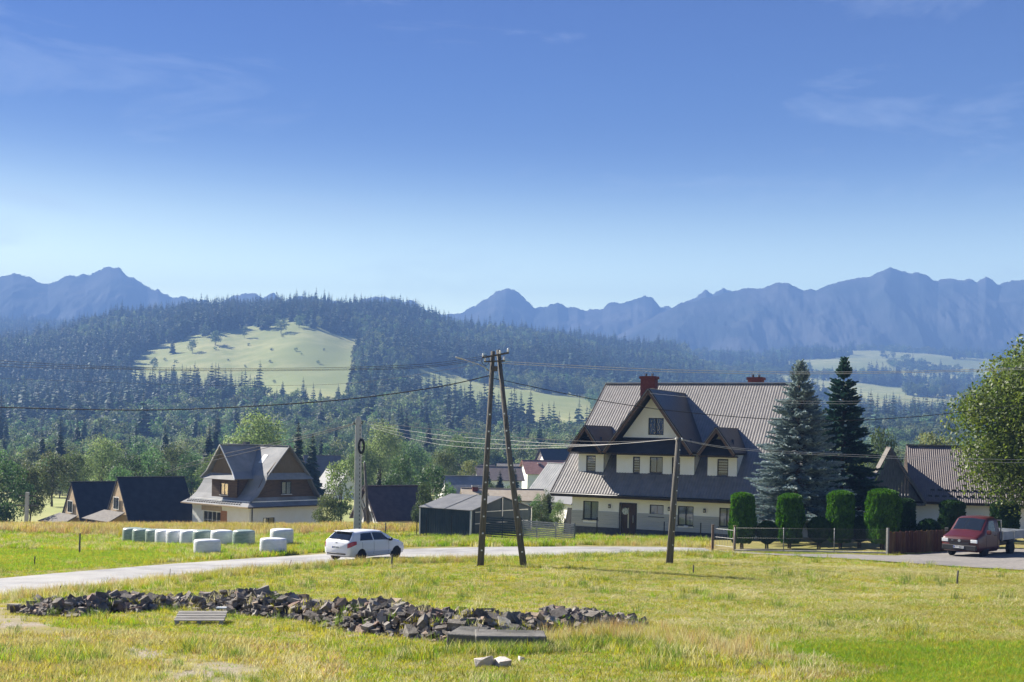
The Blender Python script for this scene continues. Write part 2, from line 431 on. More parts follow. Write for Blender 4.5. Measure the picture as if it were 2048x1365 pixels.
# the road bed is level across and slightly sunk; the sheet stays under the paving
inr = inpoly(X, Y, road_poly) | inpoly(X, Y, lot_poly)
Z -= np.where(inr, .10, 0)
gme = grid_mesh('ground', X, Y, Z)
bare = np.where(inpoly(X, Y, Z_GRAVEL), np.clip((fbm(X, Y, 2.2, 21) - .36) * 4, 0, 1), 0) * .9
bare = np.maximum(bare, np.clip((fbm(X, Y, 1.5, 33) - .66) * 8, 0, .6) * (Y < 30))
at_ = gme.attributes.new('bare', 'FLOAT', 'POINT'); at_.data.foreach_set('value', bare.ravel().astype(np.float32))
tag(link(gme, 'ground', M_['soil']), 'sloping yellow green meadow ground with bare gravelly patches', 'ground', kind='structure')

pmat('hill_grass', (.22,.25,.085), (.37,.36,.16), .05, .95, 0, None, .1, world=True, c3=(.22,.25,.09), s3=.006, detail=8)
dd = np.exp(np.linspace(math.log(142), math.log(4300), 210)); uu = np.linspace(-.80, .80, 230)
U, Dm = np.meshgrid(uu, dd); X = U * Dm; Y = Dm
Z = land_z(X.ravel(), Y.ravel()).reshape(X.shape)
Z[0] -= .3
tag(link(grid_mesh('hill_land', X, Y, Z), 'hill_land', M_['hill_grass']), 'valley floor rising to wooded hills with pale meadows', 'hills', kind='structure')

# asphalt road and the paved lot, draped sheets
def drape_strip(A, B, n=160, across=6, up=.02):
    def res(L):
        q = np.array([(p.x, p.y) for p in L]); s = np.concatenate([[0], np.cumsum(np.hypot(*np.diff(q, axis=0).T))]); t = np.linspace(0, s[-1], n)
        k = np.ones(9)/9; out = np.stack([np.interp(t, s, q[:, 0]), np.interp(t, s, q[:, 1])], 1)
        pad = np.pad(out, ((4,4),(0,0)), 'edge'); return np.stack([np.convolve(pad[:, j], k, 'valid') for j in (0,1)], 1)
    a, b = res(A), res(B); t = np.linspace(0, 1, across)[None, :, None]
    P = a[:, None, :]*(1-t) + b[:, None, :]*t
    jit = (fbm(P[:, :, 0], P[:, :, 1], .9, 77) - .5) * .5
    P[:, 0, 1] += jit[:, 0]; P[:, -1, 1] += jit[:, -1]
    Z = land_z(P[..., 0].ravel(), P[..., 1].ravel()).reshape(n, across) + up
    return grid_mesh('road', P[..., 0], P[..., 1], Z)
pmat('asphalt', (.20,.195,.195), (.31,.305,.30), .7, .85, .25, 40, .25, world=True, c3=(.33,.32,.30), s3=.15)
pmat('pavers', (.17,.16,.15), (.24,.22,.20), 6, .9, .3, 30, .2, world=True, c3=(.16,.15,.14), s3=.4)
tag(link(drape_strip(ROAD_FAR, ROAD_NEAR), 'road', M_['asphalt']), 'pale grey asphalt lane curving past the rubble to the large house', 'road', kind='structure')
bm = bmesh.new()
f = bm.faces.new([bm.verts.new((p.x, p.y, 0)) for p in LOT]); bmesh.ops.triangulate(bm, faces=[f])
bmesh.ops.subdivide_edges(bm, edges=bm.edges[:], cuts=5, use_grid_fill=True)
for v in bm.verts: v.co.z = gz(v.co.x, v.co.y) + .03
me = bpy.data.meshes.new('driveway'); bm.to_mesh(me); bm.free()
tag(link(me, 'driveway', M_['pavers']), 'grey paved yard in front of the plank fence', 'driveway', kind='structure')

# ---------------------------------------------------------------- mountains
def ridge_line(pts, x):
    a = np.array(pts, float); return np.interp(x, a[:, 0], a[:, 1])
def massif(name, pts, D, x0, x1, foot, depth, seed, rough, label):
    px = np.arange(x0, x1, 2.0); nrow = 60
    row = ridge_line(pts, px)
    t = np.linspace(0, 1, nrow)                        # 0 foot (near) .. 1 crest
    PX, T = np.meshgrid(px, t)
    Dm = D - depth * (1 - T)
    u = (PX - 1024) / F; X = u * Dm
    zc = CZ + D * (u * _s + (Y0 - row[None, :]) / F)
    zf = CZ + (D - depth) * (u * _s + (Y0 - foot) / F)
    spur = 1 - np.abs(2 * fbm(X, Dm * .35, D * .035, seed, 6) - 1)
    prof = T**1.25
    Z = zf + (zc - zf) * prof + (spur - .55) * (zc - zf) * .24 * np.sin(np.pi * np.clip(T, 0, 1))
    jag = (fbm(X[-1], X[-1]*0, D*.006, seed+4, 4) - .5) * D * rough * 1.6
    Z[-1] += jag; Z[-2] += jag * .6
    # back side
    Xb = u[-1] * (D + depth * .5); Yb = np.full_like(Xb, D + depth * .5)
    X = np.vstack([X, Xb]); Y = np.vstack([Dm, Yb]); Z = np.vstack([Z, zf[0]])
    return tag(link(grid_mesh(name, X, Y, Z), name, M_['mountain']), label, 'mountains', kind='structure')
pmat('mountain', (.03,.04,.035), (.09,.09,.085), .004, .95, 0, None, .1, world=True, detail=8, lo=.42, hi=.6)
BACK = [(-1200,600),(-400,560),(-150,575),(0,552),(20,546),(45,552),(90,571),(125,556),(140,553),(165,553),(200,538),(215,533),(235,540),(258,555),(288,574),(310,577),
        (335,597),(375,594),(392,602),(430,604),(455,596),(478,586),(505,586),(520,594),(540,589),(560,600),(600,591),(650,602),(690,606),(730,598),(760,597),(800,604),(815,599),(850,622),(900,630),(945,612),
        (955,603),(970,598),(985,583),(1005,577),(1020,581),(1045,598),(1062,614),(1085,614),(1095,607),(1110,606),(1130,618),(1150,613),(1165,620),(1200,616),(1215,606),(1235,604),
        (1260,602),(1270,594),(1285,592),(1300,597),(1313,616),(1350,612),(1385,594),(1405,579),(1420,587),(1440,578),(1455,584),(1500,600),(2048,610),(3200,640)]
RIGHT = [(1080,745),(1180,700),(1250,662),(1300,635),(1350,608),(1430,592),(1470,579),(1520,576),(1550,567),(1570,567),(1600,580),(1625,580),(1660,566),(1700,558),(1730,553),(1755,541),(1775,536),(1800,545),
         (1830,545),(1870,563),(1900,557),(1950,562),(1965,555),(1990,568),(2048,557),(2200,590),(2500,560),(3200,620)]
massif('mountains', BACK, 4200, -1200, 3200, 735, 800, 11, .0035, 'far jagged blue mountain range across the horizon')
massif('mountain_massif', RIGHT, 3650, 1080, 3200, 745, 600, 29, .0022, 'nearer broad blue massif rising behind the large house')

# ---------------------------------------------------------------- the air
bm = bmesh.new(); bmesh.ops.create_cube(bm, size=1.0)
X0, X1, YA, YB, ZA, ZB = -6500, 6500, -5000, 5200, -70, 640
for v in bm.verts: v.co = ((X0+X1)/2 + v.co.x*(X1-X0), (YA+YB)/2 + v.co.y*(YB-YA), (ZA+ZB)/2 + v.co.z*(ZB-ZA))
me = bpy.data.meshes.new('haze'); bm.to_mesh(me); bm.free()
hz = bpy.data.materials.new('haze'); hz.use_nodes = True; hz.node_tree.nodes.clear()
pv = hz.node_tree.nodes.new('ShaderNodeVolumePrincipled'); ho = hz.node_tree.nodes.new('ShaderNodeOutputMaterial')
pv.inputs['Color'].default_value = (.150,.285,.615,1); pv.inputs['Absorption Color'].default_value = (0,0,0,1)
pv.inputs['Density'].default_value = .00046; pv.inputs['Anisotropy'].default_value = 0.0
hz.node_tree.links.new(pv.outputs[0], ho.inputs['Volume'])
hz.cycles.homogeneous_volume = True
tag(link(me, 'haze', hz), 'thin blue haze filling the valley air', 'haze', kind='stuff')
# ================================================================ trees
pmat('bark', (.06,.045,.03), (.14,.11,.08), 6, .95, .6, 20, .1, stretch=(1,1,.25))
pmat('leaf_green', (.075,.112,.04), (.115,.155,.055), .5, .6, spec=.25, transl=.38, island=.32, objrand=.42)
pmat('leaf_pale', (.14,.18,.065), (.20,.235,.095), .5, .6, spec=.25, transl=.40, island=.30, objrand=.2)
pmat('leaf_dark', (.045,.08,.026), (.075,.115,.04), .5, .6, spec=.25, transl=.30, island=.30, objrand=.2)
pmat('leaf_maple', (.052,.09,.018), (.125,.155,.03), .9, .5, spec=.35, transl=.45, island=.35)
pmat('needle_wood', (.03,.058,.034), (.06,.095,.05), .3, .7, spec=.2, transl=.12, island=.30, objrand=.5)
pmat('needle_blue', (.22,.285,.29), (.36,.43,.42), 1.2, .6, spec=.3, transl=.12, island=.35)
pmat('needle_dark', (.03,.08,.055), (.065,.13,.095), 1.2, .6, spec=.3, transl=.12, island=.35)
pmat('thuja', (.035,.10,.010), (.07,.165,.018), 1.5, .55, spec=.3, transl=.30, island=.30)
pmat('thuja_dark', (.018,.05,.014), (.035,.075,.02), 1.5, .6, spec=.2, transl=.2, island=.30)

def unit(v): return v / (np.linalg.norm(v, axis=1, keepdims=True) + 1e-9)
def leaves(rng, C, N, size, aspect=.55):
    n = len(C); A = unit(np.cross(N, rng.normal(size=(n, 3)))); B = unit(np.cross(N, A))
    s = (np.asarray(size) * np.ones(n) * rng.uniform(.6, 1.25, n))[:, None]
    bend = N * s * rng.uniform(-.15, .15, (n, 1))
    V = np.stack([C - A*s*.5, C + B*s*aspect*.5 + bend, C + A*s*.5, C - B*s*aspect*.5 + bend], 1).reshape(-1, 3)
    return V, np.arange(n*4).reshape(n, 4)
def crown(rng, H, Rr, nclump, nleaf, lsize, base=.22, shape=1.0):
    d = unit(rng.normal(size=(nclump, 3))); r = rng.uniform(.25, 1, nclump)**(1/2.4)
    hz_ = H * (1 - base) / 2
    c = d * r[:, None] * np.array([Rr, Rr, hz_]) * .78
    c[:, :2] *= (1 - .35 * shape * np.clip(c[:, 2:3] / hz_, 0, 1)) * (1 - .25 * np.clip(-c[:, 2:3] / hz_, 0, 1))
    c[:, 2] += H * base + hz_
    cr_ = rng.uniform(.24, .44, nclump) * Rr
    k = rng.choice(nclump, nleaf, p=cr_**2 / (cr_**2).sum())
    q = unit(rng.normal(size=(nleaf, 3)) + np.array([0, 0, .25]))
    C = c[k] + q * (cr_[k] * rng.uniform(.55, 1.05, nleaf))[:, None] * np.array([1, 1, .8])
    N = unit(q + .75 * rng.normal(size=(nleaf, 3)))
    return c, leaves(rng, C, N, lsize)
def trunk_mb(rng, H, Rr, c, base, tr, nl=9):
    mb = MB(); top = H * (base + .55*(1-base))
    path = [Vector((rng.normal()*.02*H*t, rng.normal()*.02*H*t, top*t)) for t in np.linspace(0, 1, 6)]
    path[0] = Vector((0, 0, -.3))
    mb.tube(path, [tr*1.25, tr, tr*.85, tr*.65, tr*.45, tr*.2], 7)
    for i in rng.choice(len(c), min(nl, len(c)), replace=False):
        e = Vector(c[i]); t = min(.9, max(.3, e.z / top * .6)); a = path[0].lerp(path[-1], t)
        m_ = a.lerp(e, .55) + Vector((0, 0, .04*H))
        mb.tube([a, m_, e], [tr*.4, tr*.25, tr*.06], 5)
    return mb
def mesh_of(mb, name, m):
    me = bpy.data.meshes.new(name); me.from_pydata(mb.v, [], mb.f); me.update(); me.materials.append(m)
    me.polygons.foreach_set('use_smooth', np.ones(len(me.polygons), dtype=bool)); return me
def broad_proto(seed, H, Rr, nclump, nleaf, lsize, mat, base=.2, shape=1.0, tr=None):
    rng = np.random.default_rng(seed)
    c, (V, Fq) = crown(rng, H, Rr, nclump, nleaf, lsize, base, shape)
    cm = mesh_np('crown', V, Fq); cm.materials.append(mat)
    tm = mesh_of(trunk_mb(rng, H, Rr, c, base, tr or H*.018), 'trunk', M_['bark'])
    return cm, tm
def merge_meshes(name, parts):
    """one mesh of several (V, F4, material)"""
    Vs, Fs, mi, o = [], [], [], 0; me0 = []
    for V, Fq, m in parts:
        Vs.append(V); Fs.append(Fq + o); o += len(V); me0.append(m); mi += [len(me0)-1] * len(Fq)
    me = mesh_np(name, np.concatenate(Vs), np.concatenate(Fs))
    for m in me0: me.materials.append(m)
    me.polygons.foreach_set('material_index', np.array(mi, np.int32)); me.update()
    return me
def stick(H, r, n=5):
    a = np.arange(n) * 2*math.pi/n
    V = np.concatenate([np.stack([np.cos(a)*r, np.sin(a)*r, a*0-.5], 1), np.stack([np.cos(a)*r*.3, np.sin(a)*r*.3, a*0+H], 1)])
    return V, np.array([(i, (i+1) % n, n+(i+1) % n, n+i) for i in range(n)])
def spruce_low(seed, H, Rr, whorls, nb, mat):
    rng = np.random.default_rng(seed); C0, C1, W = [], [], []
    for k in range(whorls):
        t = (k + rng.uniform(-.2, .2)) / whorls; z = H * (.06 + .92*t); r = Rr * (1-t)**.9 * rng.uniform(.8, 1.15) + .12
        for j in range(max(4, int(nb * (1 - .5*t)))):
            a = rng.uniform(0, 2*math.pi); rr = r * rng.uniform(.7, 1.15)
            C0.append((0, 0, z + .15*rr)); C1.append((math.cos(a)*rr, math.sin(a)*rr, z - .35*rr)); W.append(.42*rr + .35)
    C0, C1, W = np.array(C0), np.array(C1), np.array(W); d = unit(C1-C0); s = unit(np.cross(d, np.array([0,0,1.])))
    mid = C0*.42 + C1*.58
    s = s + rng.normal(size=s.shape)*.25
    V = np.stack([C0, mid + s*W[:, None], C1, mid - s*W[:, None]], 1).reshape(-1, 3); Fq = np.arange(len(V)).reshape(-1, 4)
    tip = np.array([[-.12,0,H*.93],[.12,0,H*.93],[.02,0,H*1.02],[-.02,0,H*1.02],[0,-.12,H*.93],[0,.12,H*.93],[0,.02,H*1.02],[0,-.02,H*1.02]])
    Vt = np.concatenate([V, tip]); Ft = np.concatenate([Fq, [[len(V), len(V)+1, len(V)+2, len(V)+3], [len(V)+4, len(V)+5, len(V)+6, len(V)+7]]])
    return (Vt, Ft, mat), stick(H*.95, H*.014)

# --- prototypes for the wooded hills
hill_meshes, hill_parts = [], []
def parts_tree(name, lbl, cat, grp, k, loc, rz, scl):
    t = thing(name, lbl, cat, loc, rz, grp, scl); link(hill_parts[k][0], 'crown', None, t); link(hill_parts[k][1], 'trunk', None, t); return t
for i in range(6):
    a, st = spruce_low(100+i, 18, 3.7 + .5*(i % 3), 15, 10, M_['needle_wood'])
    hill_meshes.append(merge_meshes('hill_spruce', [a, (*st, M_['bark'])])); hill_parts.append((merge_meshes('crown', [a]), merge_meshes('trunk', [(*st, M_['bark'])])))
for i in range(5):
    rng = np.random.default_rng(200+i); c, (V, Fq) = crown(rng, 13, 5.2, 18, 560, 1.05, .06)
    hill_meshes.append(merge_meshes('hill_broadleaf', [(V, Fq, M_[('leaf_dark','leaf_green','leaf_pale','leaf_green','leaf_green')[i]]), (*stick(9, .22), M_['bark'])])); hill_parts.append((merge_meshes('crown', [(V, Fq, M_['leaf_green' if i % 2 else 'leaf_dark'])]), merge_meshes('trunk', [(*stick(9, .22), M_['bark'])])))
LIB_HILL = library('hill_tree', hill_meshes)

MEADOWS = [[(246,742),(276,705),(322,688),(390,668),(450,657),(540,655),(556,636),(585,634),(600,650),(640,662),(728,682),(716,720),(708,770),(700,828),(640,832),(560,818),(480,808),(400,798),(310,786),(236,772)],
  [(808,757),(850,728),(890,742),(930,765),(990,778),(1080,790),(1175,798),(1205,862),(1150,880),(1070,868),(1000,846),(940,828),(880,804)],
  [(1718,690),(1775,690),(1778,704),(1718,706)],[(1700,711),(1800,716),(1808,729),(1760,731),(1700,722)],
  [(1812,713),(1900,718),(2008,722),(2015,752),(1960,748),(1900,737),(1822,729)],[(1798,762),(1860,772),(1862,782),(1800,772)],[(1735,812),(1790,812),(1860,828),(1835,838),(1750,826)],
  [(1495,711),(1572,715),(1568,724),(1495,719)],[(1605,694),(1650,694),(1650,703),(1608,703)],[(1438,754),(1485,764),(1480,774),(1440,764)],[(1878,793),(1935,800),(1930,806),(1880,800)],
  [(1600,738),(1650,740),(1650,748),(1600,746)],[(1150,765),(1200,772),(1195,780),(1150,775)],[(1860,735),(1905,741),(1900,750),(1862,746)]]
rng = np.random.default_rng(7)
def wood_points(n, d0, d1, power=1.0):
    D = np.sqrt(rng.uniform(d0**2, d1**2, n)); u = rng.uniform(-.62, .62, n)
    x, y = u*D, D; z = land_z(x, y); px, py = proj_np(x, y, z)
    keep = np.ones(n, bool)
    wx_, wy_ = (fbm(x, y, 60, 141, 3) - .5)*46, (fbm(x, y, 60, 143, 3) - .5)*26
    for m in MEADOWS: keep &= ~inpoly(px + wx_, py + wy_, m)
    # the right-hand slopes are a patchwork: thinner wood with clearings
    right = (px > 1380) & (py < 860)
    keep &= ~(right & (fbm(x, y, 150, 41, 3) > .485))
    keep &= ~((px < 60) & (py > 800) & (py < 822) & (D > 800))
    return x[keep], y[keep], z[keep], px[keep], py[keep]
def wood_species(x, y, px, py):
    f = fbm(x, y, 180, 61, 3)
    lower = np.clip((py - 740) / 110, 0, 1) * .5
    edge = (px > 700) & (px < 800) & (py > 640) & (py < 790)
    p_broad = np.clip((f - .50) * 3.5 + .22 + lower, .05, .92)
    p_broad = np.where(px > 1250, np.clip(p_broad + .25, 0, .95), p_broad); p_broad = np.where(edge, .65, p_broad)
    p_broad = np.where(py < 655, p_broad * .35, p_broad)
    br = rng.uniform(size=len(x)) < p_broad
    return np.where(br, 6 + rng.integers(0, 5, len(x)), rng.integers(0, 6, len(x)))
x, y, z, px, py = wood_points(40000, 560, 1900)
x2, y2, z2, px2, py2 = wood_points(34000, 1900, 3400)
x = np.concatenate([x, x2]); y = np.concatenate([y, y2]); z = np.concatenate([z, z2]); px = np.concatenate([px, px2]); py = np.concatenate([py, py2])
idx = wood_species(x, y, px, py)
s = rng.uniform(.5, 1.25, len(x)) * (1 + .7 * (fbm(x, y, 70, 71, 3) - .5))
s = np.where((idx < 6), s * 1.25, s * 1.1); s = np.where(y > 1900, s * 1.1, s)
S = np.stack([s * rng.uniform(.9, 1.15, len(x)), s * rng.uniform(.9, 1.15, len(x)), s * rng.uniform(.85, 1.15, len(x))], 1)
rzv = rng.uniform(0, 6.28, len(x))
# the spruces that show largest, along the lower edge of the hanging meadow and the ridge clearings, are trees of their own
cand = np.where((idx < 6) & (px > 300) & (px < 1250) & (py > 775) & (py < 880) & (y < 1050))[0]
pick = rng.choice(cand, min(110, len(cand)), replace=False)
sel = np.zeros(len(x), bool); sel[pick] = True
for k in pick:
    parts_tree('spruce_tree', 'dark blue green spruce standing in the wood at the foot of the hill meadow', 'spruce', 'spruces at the foot of the hanging meadow', idx[k], (x[k], y[k], z[k]), rzv[k], tuple(S[k] * 1.1))
scatter('hill_forest', LIB_HILL, np.stack([x, y, z], 1)[~sel], rzv[~sel], S[~sel], idx[~sel], 'mixed spruce and broadleaf forest covering the far hills', 'forest')

# lone trees and bushes on the hanging meadow
def far_ground(px_, py_, d0, d1):
    r = ray(px_, py_); D = np.linspace(d0, d1, 1500); g = land_z(r.x*D, D); h = CZ + r.z*D
    k = np.where(h < g)[0]
    d = D[k[0]] if len(k) else d1
    return Vector((r.x*d, d, float(land_z(r.x*d, d)[0])))
lone = [(489,676,27,'b'),(345,708,34,'s'),(385,706,27,'B'),(430,692,34,'b'),(431,690,30,'B'),(309,695,30,'B'),(280,708,20,'b'),(308,745,33,'b'),(347,775,38,'b'),(364,785,30,'B'),(532,660,34,'B'),(562,668,36,'B'),(556,650,26,'b'),
        (598,656,26,'B'),(410,674,26,'B'),(606,800,46,'s'),(640,806,30,'s'),(565,795,34,'s'),(676,800,34,'s'),(437,790,34,'s'),(930,830,34,'s'),(1060,845,42,'s'),(870,810,38,'s')]
bush = [(497,692,7),(543,702,7),(592,703,9),(648,702,6),(330,722,7),(352,726,7),(456,722,5),(603,710,5),(540,726,7),(636,728,8),(490,735,6),(395,760,8),(548,767,9),(565,675,7),(430,700,8),(463,655,8)]
LONE_LBL = {'b': 'slender broadleaf tree standing alone on the hill meadow', 'B': 'round bushy broadleaf tree at the upper edge of the hill meadow', 's': 'pointed spruce standing free against the pale hill meadow'}
for i, (qx, qy, hpx, k) in enumerate(lone):
    p = far_ground(qx, qy, 700, 2000); h = hpx / F * p.y
    s_ = h / (18 if k == 's' else 13); w_ = {'b': .75, 'B': 1.25, 's': 1.1}[k]
    parts_tree('spruce_tree' if k == 's' else 'broadleaf_tree', LONE_LBL[k], 'spruce' if k == 's' else 'tree', {'b': 'slender trees on the hill meadow', 'B': 'bushy trees on the hill meadow', 's': 'free standing spruces by the hill meadow'}[k], (i % 6) if k == 's' else 6 + i % 5, p, i*1.7, (s_*w_, s_*w_, s_))
for i, (qx, qy, hpx) in enumerate(bush):
    p = far_ground(qx, qy, 700, 2000); h = hpx / F * p.y
    o = link(hill_meshes[6 + i % 5], 'bush'); o.location = p - Vector((0, 0, h*.12)); s_ = h/13; o.scale = (s_*1.5, s_*1.5, s_*1.05); o.rotation_euler = (0, 0, i*2.1)
    tag(o, 'small dark bush dotting the pale hill meadow', 'bush', 'bushes on the hill meadow')

# --- valley: broadleaf mass behind, single trees in front
VP = [broad_proto(300, 13, 5.0, 34, 4200, .46, M_['leaf_green'], .12), broad_proto(301, 12, 5.6, 38, 4600, .46, M_['leaf_green'], .10),
      broad_proto(302, 14, 4.0, 30, 3600, .44, M_['leaf_pale'], .14, .6), broad_proto(303, 11, 4.6, 26, 3800, .44, M_['leaf_dark'], .08),
      broad_proto(304, 13, 5.4, 46, 5200, .42, M_['leaf_pale'], .18)]
vm = []
for i in range(5):
    rng2 = np.random.default_rng(400+i); c, (V, Fq) = crown(rng2, 13, 5.2, 26, 1500, .72, .05)
    vm.append(merge_meshes('valley_broadleaf', [(V, Fq, M_[('leaf_green','leaf_pale','leaf_green','leaf_dark','leaf_green')[i]]), (*stick(9, .22), M_['bark'])]))
for i in range(2):
    a, st = spruce_low(450+i, 20, 3.8, 30, 18, M_['needle_wood']); vm.append(merge_meshes('valley_spruce', [a, (*st, M_['bark'])]))
LIB_VAL = library('valley_tree', vm)
n = 7000; D = np.sqrt(rng.uniform(215**2, 640**2, n)); u = rng.uniform(-.60, .60, n); x, y = u*D, D
qx = 1024 + u*F
den = fbm(x, y, 60, 91, 3)
village = ((qx > 590) & (qx < 700) & (D < 300)) | ((qx > 860) & (qx < 1150) & (D < 340))
keep = (den > .30) & ~village & ~((qx > 1150) & (D < 300) & (den < .5))
x, y = x[keep], y[keep]; z = land_z(x, y)
s = rng.uniform(.6, 1.05, len(x)) * np.clip(.55 + (y-215)/500, .55, 1.05); ix = rng.choice(7, len(x), p=[.24,.17,.22,.16,.17,.02,.02])
scatter('valley_wood', LIB_VAL, np.stack([x, y, z], 1), rng.uniform(0, 6.28, len(x)), np.stack([s, s, s*rng.uniform(.85, 1.2, len(x))], 1), ix, 'belt of broadleaf wood along the valley floor', 'wood')

def put_tree(px_, top, D, wpx, kind, label, group=None, base_py=None):
    P = onland(px_, D); ztop = at(px_, top, D).z; H = max(2.5, ztop - P.z)
    cm, tm = VP[kind]; H0 = (13, 12, 14, 11, 13)[kind]; R0 = (5.0, 5.6, 4.0, 4.6, 5.4)[kind]
    w_ = wpx / F * D / 2 / (R0*.92)
    t = thing('broadleaf_tree', label, 'tree', P, (px_*1.37) % 6.28, group, (w_, w_, H/(H0*.97)))
    link(cm, 'crown', None, t); link(tm, 'trunk', None, t)
    return t
G1 = 'trees along the valley behind the dark cabins'; L1 = 'leafy green tree in the belt behind the two dark cabins'
for a in [(-60,905,135,120,0),(15,915,140,95,3),(62,925,150,80,1),(105,900,175,80,0),(150,898,185,70,1),(-20,890,190,110,1),(205,876,200,95,4),(255,905,190,80,3),(300,893,205,80,0),(345,887,215,85,1),(385,905,200,70,3),(425,905,180,66,0),(330,925,150,80,3),(240,930,160,70,1)]:
    put_tree(*a, '%s tree %s' % (('leafy green','broad spreading green','slim pale green','dark green','airy pale green')[a[4]], 'beside the small grey pole' if a[0] < 100 else 'behind the half hidden dark cabin' if a[0] < 200 else 'behind the nearer dark cabin' if a[0] < 360 else 'between the dark cabins and the shingled house'), G1)
put_tree(512, 826, 185, 135, 4, 'large pale yellow green tree rising behind the shingled house')
put_tree(682, 905, 122, 62, 2, 'bushy yellow green tree beside the concrete pole')
put_tree(655, 985, 112, 60, 1, 'low spreading shrub against the back corner of the shingled house')
G2 = 'trees between the concrete pole and the A-frame pole'; L2 = 'tall leafy tree behind the barn and metal garage'
for a in [(760,846,215,95,4),(725,880,200,70,0),(815,880,235,90,0),(800,905,150,70,3),(865,925,128,95,3),(920,866,240,95,0),(885,895,200,70,1),(845,960,112,50,3)]:
    put_tree(*a, '%s tree %s' % (('tall leafy green','broad spreading green','slim pale green','dark green','airy pale green')[a[4]], 'close behind the concrete pole' if a[0] < 780 else 'behind the dark barn' if a[0] < 860 else 'behind the metal garage'), G2)
put_tree(938, 912, 170, 44, 2, 'slim pale green tree beside the grey village roof')
put_tree(1110, 893, 300, 75, 4, 'round pale green tree above the village roofs')
put_tree(1765, 848, 120, 75, 3, 'dark green tree rising behind the weathered wooden gable')
put_tree(1862, 845, 140, 95, 2, 'light green tree rising above the brown tiled roof')
put_tree(1718, 893, 105, 50, 2, 'pale green bush between the dark spruce and the wooden gable')
for a in [(985,962,150,46,3),(1018,968,140,40,0),(900,962,135,44,1),(965,980,120,36,3),(1075,985,128,40,0),(1040,985,125,30,3),(1098,978,118,36,1)]:
    put_tree(*a, '%s garden tree standing before the village roofs' % ('leafy green','spreading green','slim pale','dark green','airy')[a[4]], 'garden trees before the village roofs')
G3 = 'low shrubs behind the slatted gate'
for a in [(1085,1005,96,46,3),(1118,1012,92,36,1),(1065,1020,98,36,3)]:
    put_tree(*a, 'dark leafy shrub growing behind the slatted gate', G3)
def put_spruce(px_, top, D, wpx, k, label, group=None):
    P = onland(px_, D); H = at(px_, top, D).z - P.z
    o = link(vm[5 + k % 2], 'spruce_tree'); o.location = P; w_ = wpx/F*D/2/3.8; o.scale = (w_, w_, H/20.2); o.rotation_euler = (0, 0, px_)
    return tag(o, label, 'spruce', group)
put_spruce(595, 836, 175, 54, 0, 'tall dark spruce close behind the shingled house')
put_spruce(624, 862, 180, 52, 1, 'shorter dark spruce right beside the taller one behind the shingled house')
for a in [(975,928,190,34,0),(1000,940,185,36,1),(1030,935,200,34,0)]:
    put_spruce(*a, 'small dark spruce among the village roofs', 'spruces in the village')
put_spruce(758, 925, 118, 34, 0, 'narrow dark conifer behind the concrete pole')
put_spruce(1098, 985, 100, 34, 1, 'narrow dark conifer behind the slatted gate')

# --- the garden spruces, full of twigs
def garden_spruce(seed, H, Rr, mat, skirt):
    rng = np.random.default_rng(seed); C0, C1, W, SD = [], [], [], []
    def twig(p, d, L, w): C0.append(p); C1.append(p + d*L); W.append(w)
    mb = MB(); mb.tube([(0,0,-.3),(0,0,H*.5),(0,0,H*.98)], [.16,.10,.015], 7)
    z = skirt
    while z < H*.985:
        t = (z - skirt) / (H - skirt); r = Rr * (1-t)**.85 + .04
        nb = int(11 - 3*t)
        a0 = rng.uniform(0, 6.28)
        for j in range(nb):
            a = a0 + 2*math.pi*j/nb + rng.normal()*.16; L = r * rng.uniform(.72, 1.16)
            el = R(12 - 22*(1-t)) + rng.normal()*.10 if t < .85 else R(35)
            dh = np.array([math.cos(a), math.sin(a), 0.0]); p = np.array([0, 0, z + rng.normal()*.05])
            side = np.array([-math.sin(a), math.cos(a), 0.0]); steps = max(3, int(L / .06)); seg = L/steps; q = p.copy(); path = [tuple(p)]
            for k_ in range(steps):
                f = (k_ + 1) / steps; e2 = el + .30*f*f - .12*f
                d = dh*math.cos(e2) + np.array([0, 0, math.sin(e2)]); q = q + d*seg
                if f > .18:
                    tl = (.14 + .30*(1 - abs(2*f - .95))) * min(1, .22 + L/1.7)
                    for sg in (-1, 1):
                        dd_ = d*.72 + side*sg*rng.uniform(.5, .9) + np.array([0, 0, rng.uniform(-.38, .10)])
                        twig(q, dd_/np.linalg.norm(dd_), tl*rng.uniform(.8, 1.35), .055)
                    for _q in range(2):
                        dd_ = d*.8 + rng.normal(size=3)*.25 + np.array([0, 0, rng.uniform(-.5, .35)]); twig(q, dd_/np.linalg.norm(dd_), tl*.9, .055)
            path.append(tuple(q)); twig(q, d, .2, .07)
            if L > .8: mb.tube(path, [.022, .006], 4, False)
        z += (.30 - .12*t) * rng.uniform(.85, 1.15)
    C0, C1, W = np.array(C0), np.array(C1), np.array(W); d = unit(C1-C0); s1 = unit(np.cross(d, rng.normal(size=d.shape))); s2 = np.cross(d, s1); mid = C0*.45 + C1*.55
    V = np.concatenate([np.stack([C0, mid + q*W[:, None], C1, mid - q*W[:, None]], 1).reshape(-1, 3) for q in (s1, s2)]); Fq = np.arange(len(V)).reshape(-1, 4)
    cm = mesh_np('crown', V, Fq); cm.materials.append(mat)
    return cm, mb
for (px_, top, D, wpx, seed, mat, skirt, lbl) in [(1596,722,71,226,501,'needle_blue',1.5,'silvery blue spruce with drooping tiers in front of the large house'),
                                                (1684,714,77,190,502,'needle_dark',1.2,'dark green spruce just behind the silvery blue spruce')]:
    P = onland(px_, D); H = at(px_, top, D).z - P.z
    t = thing('garden_spruce', lbl, 'spruce', P, .4)
    cm, mb = garden_spruce(seed, H, wpx/F*D/2, M_[mat], skirt); link(cm, 'crown', None, t); mb.build('trunk', M_['bark'], t, True)

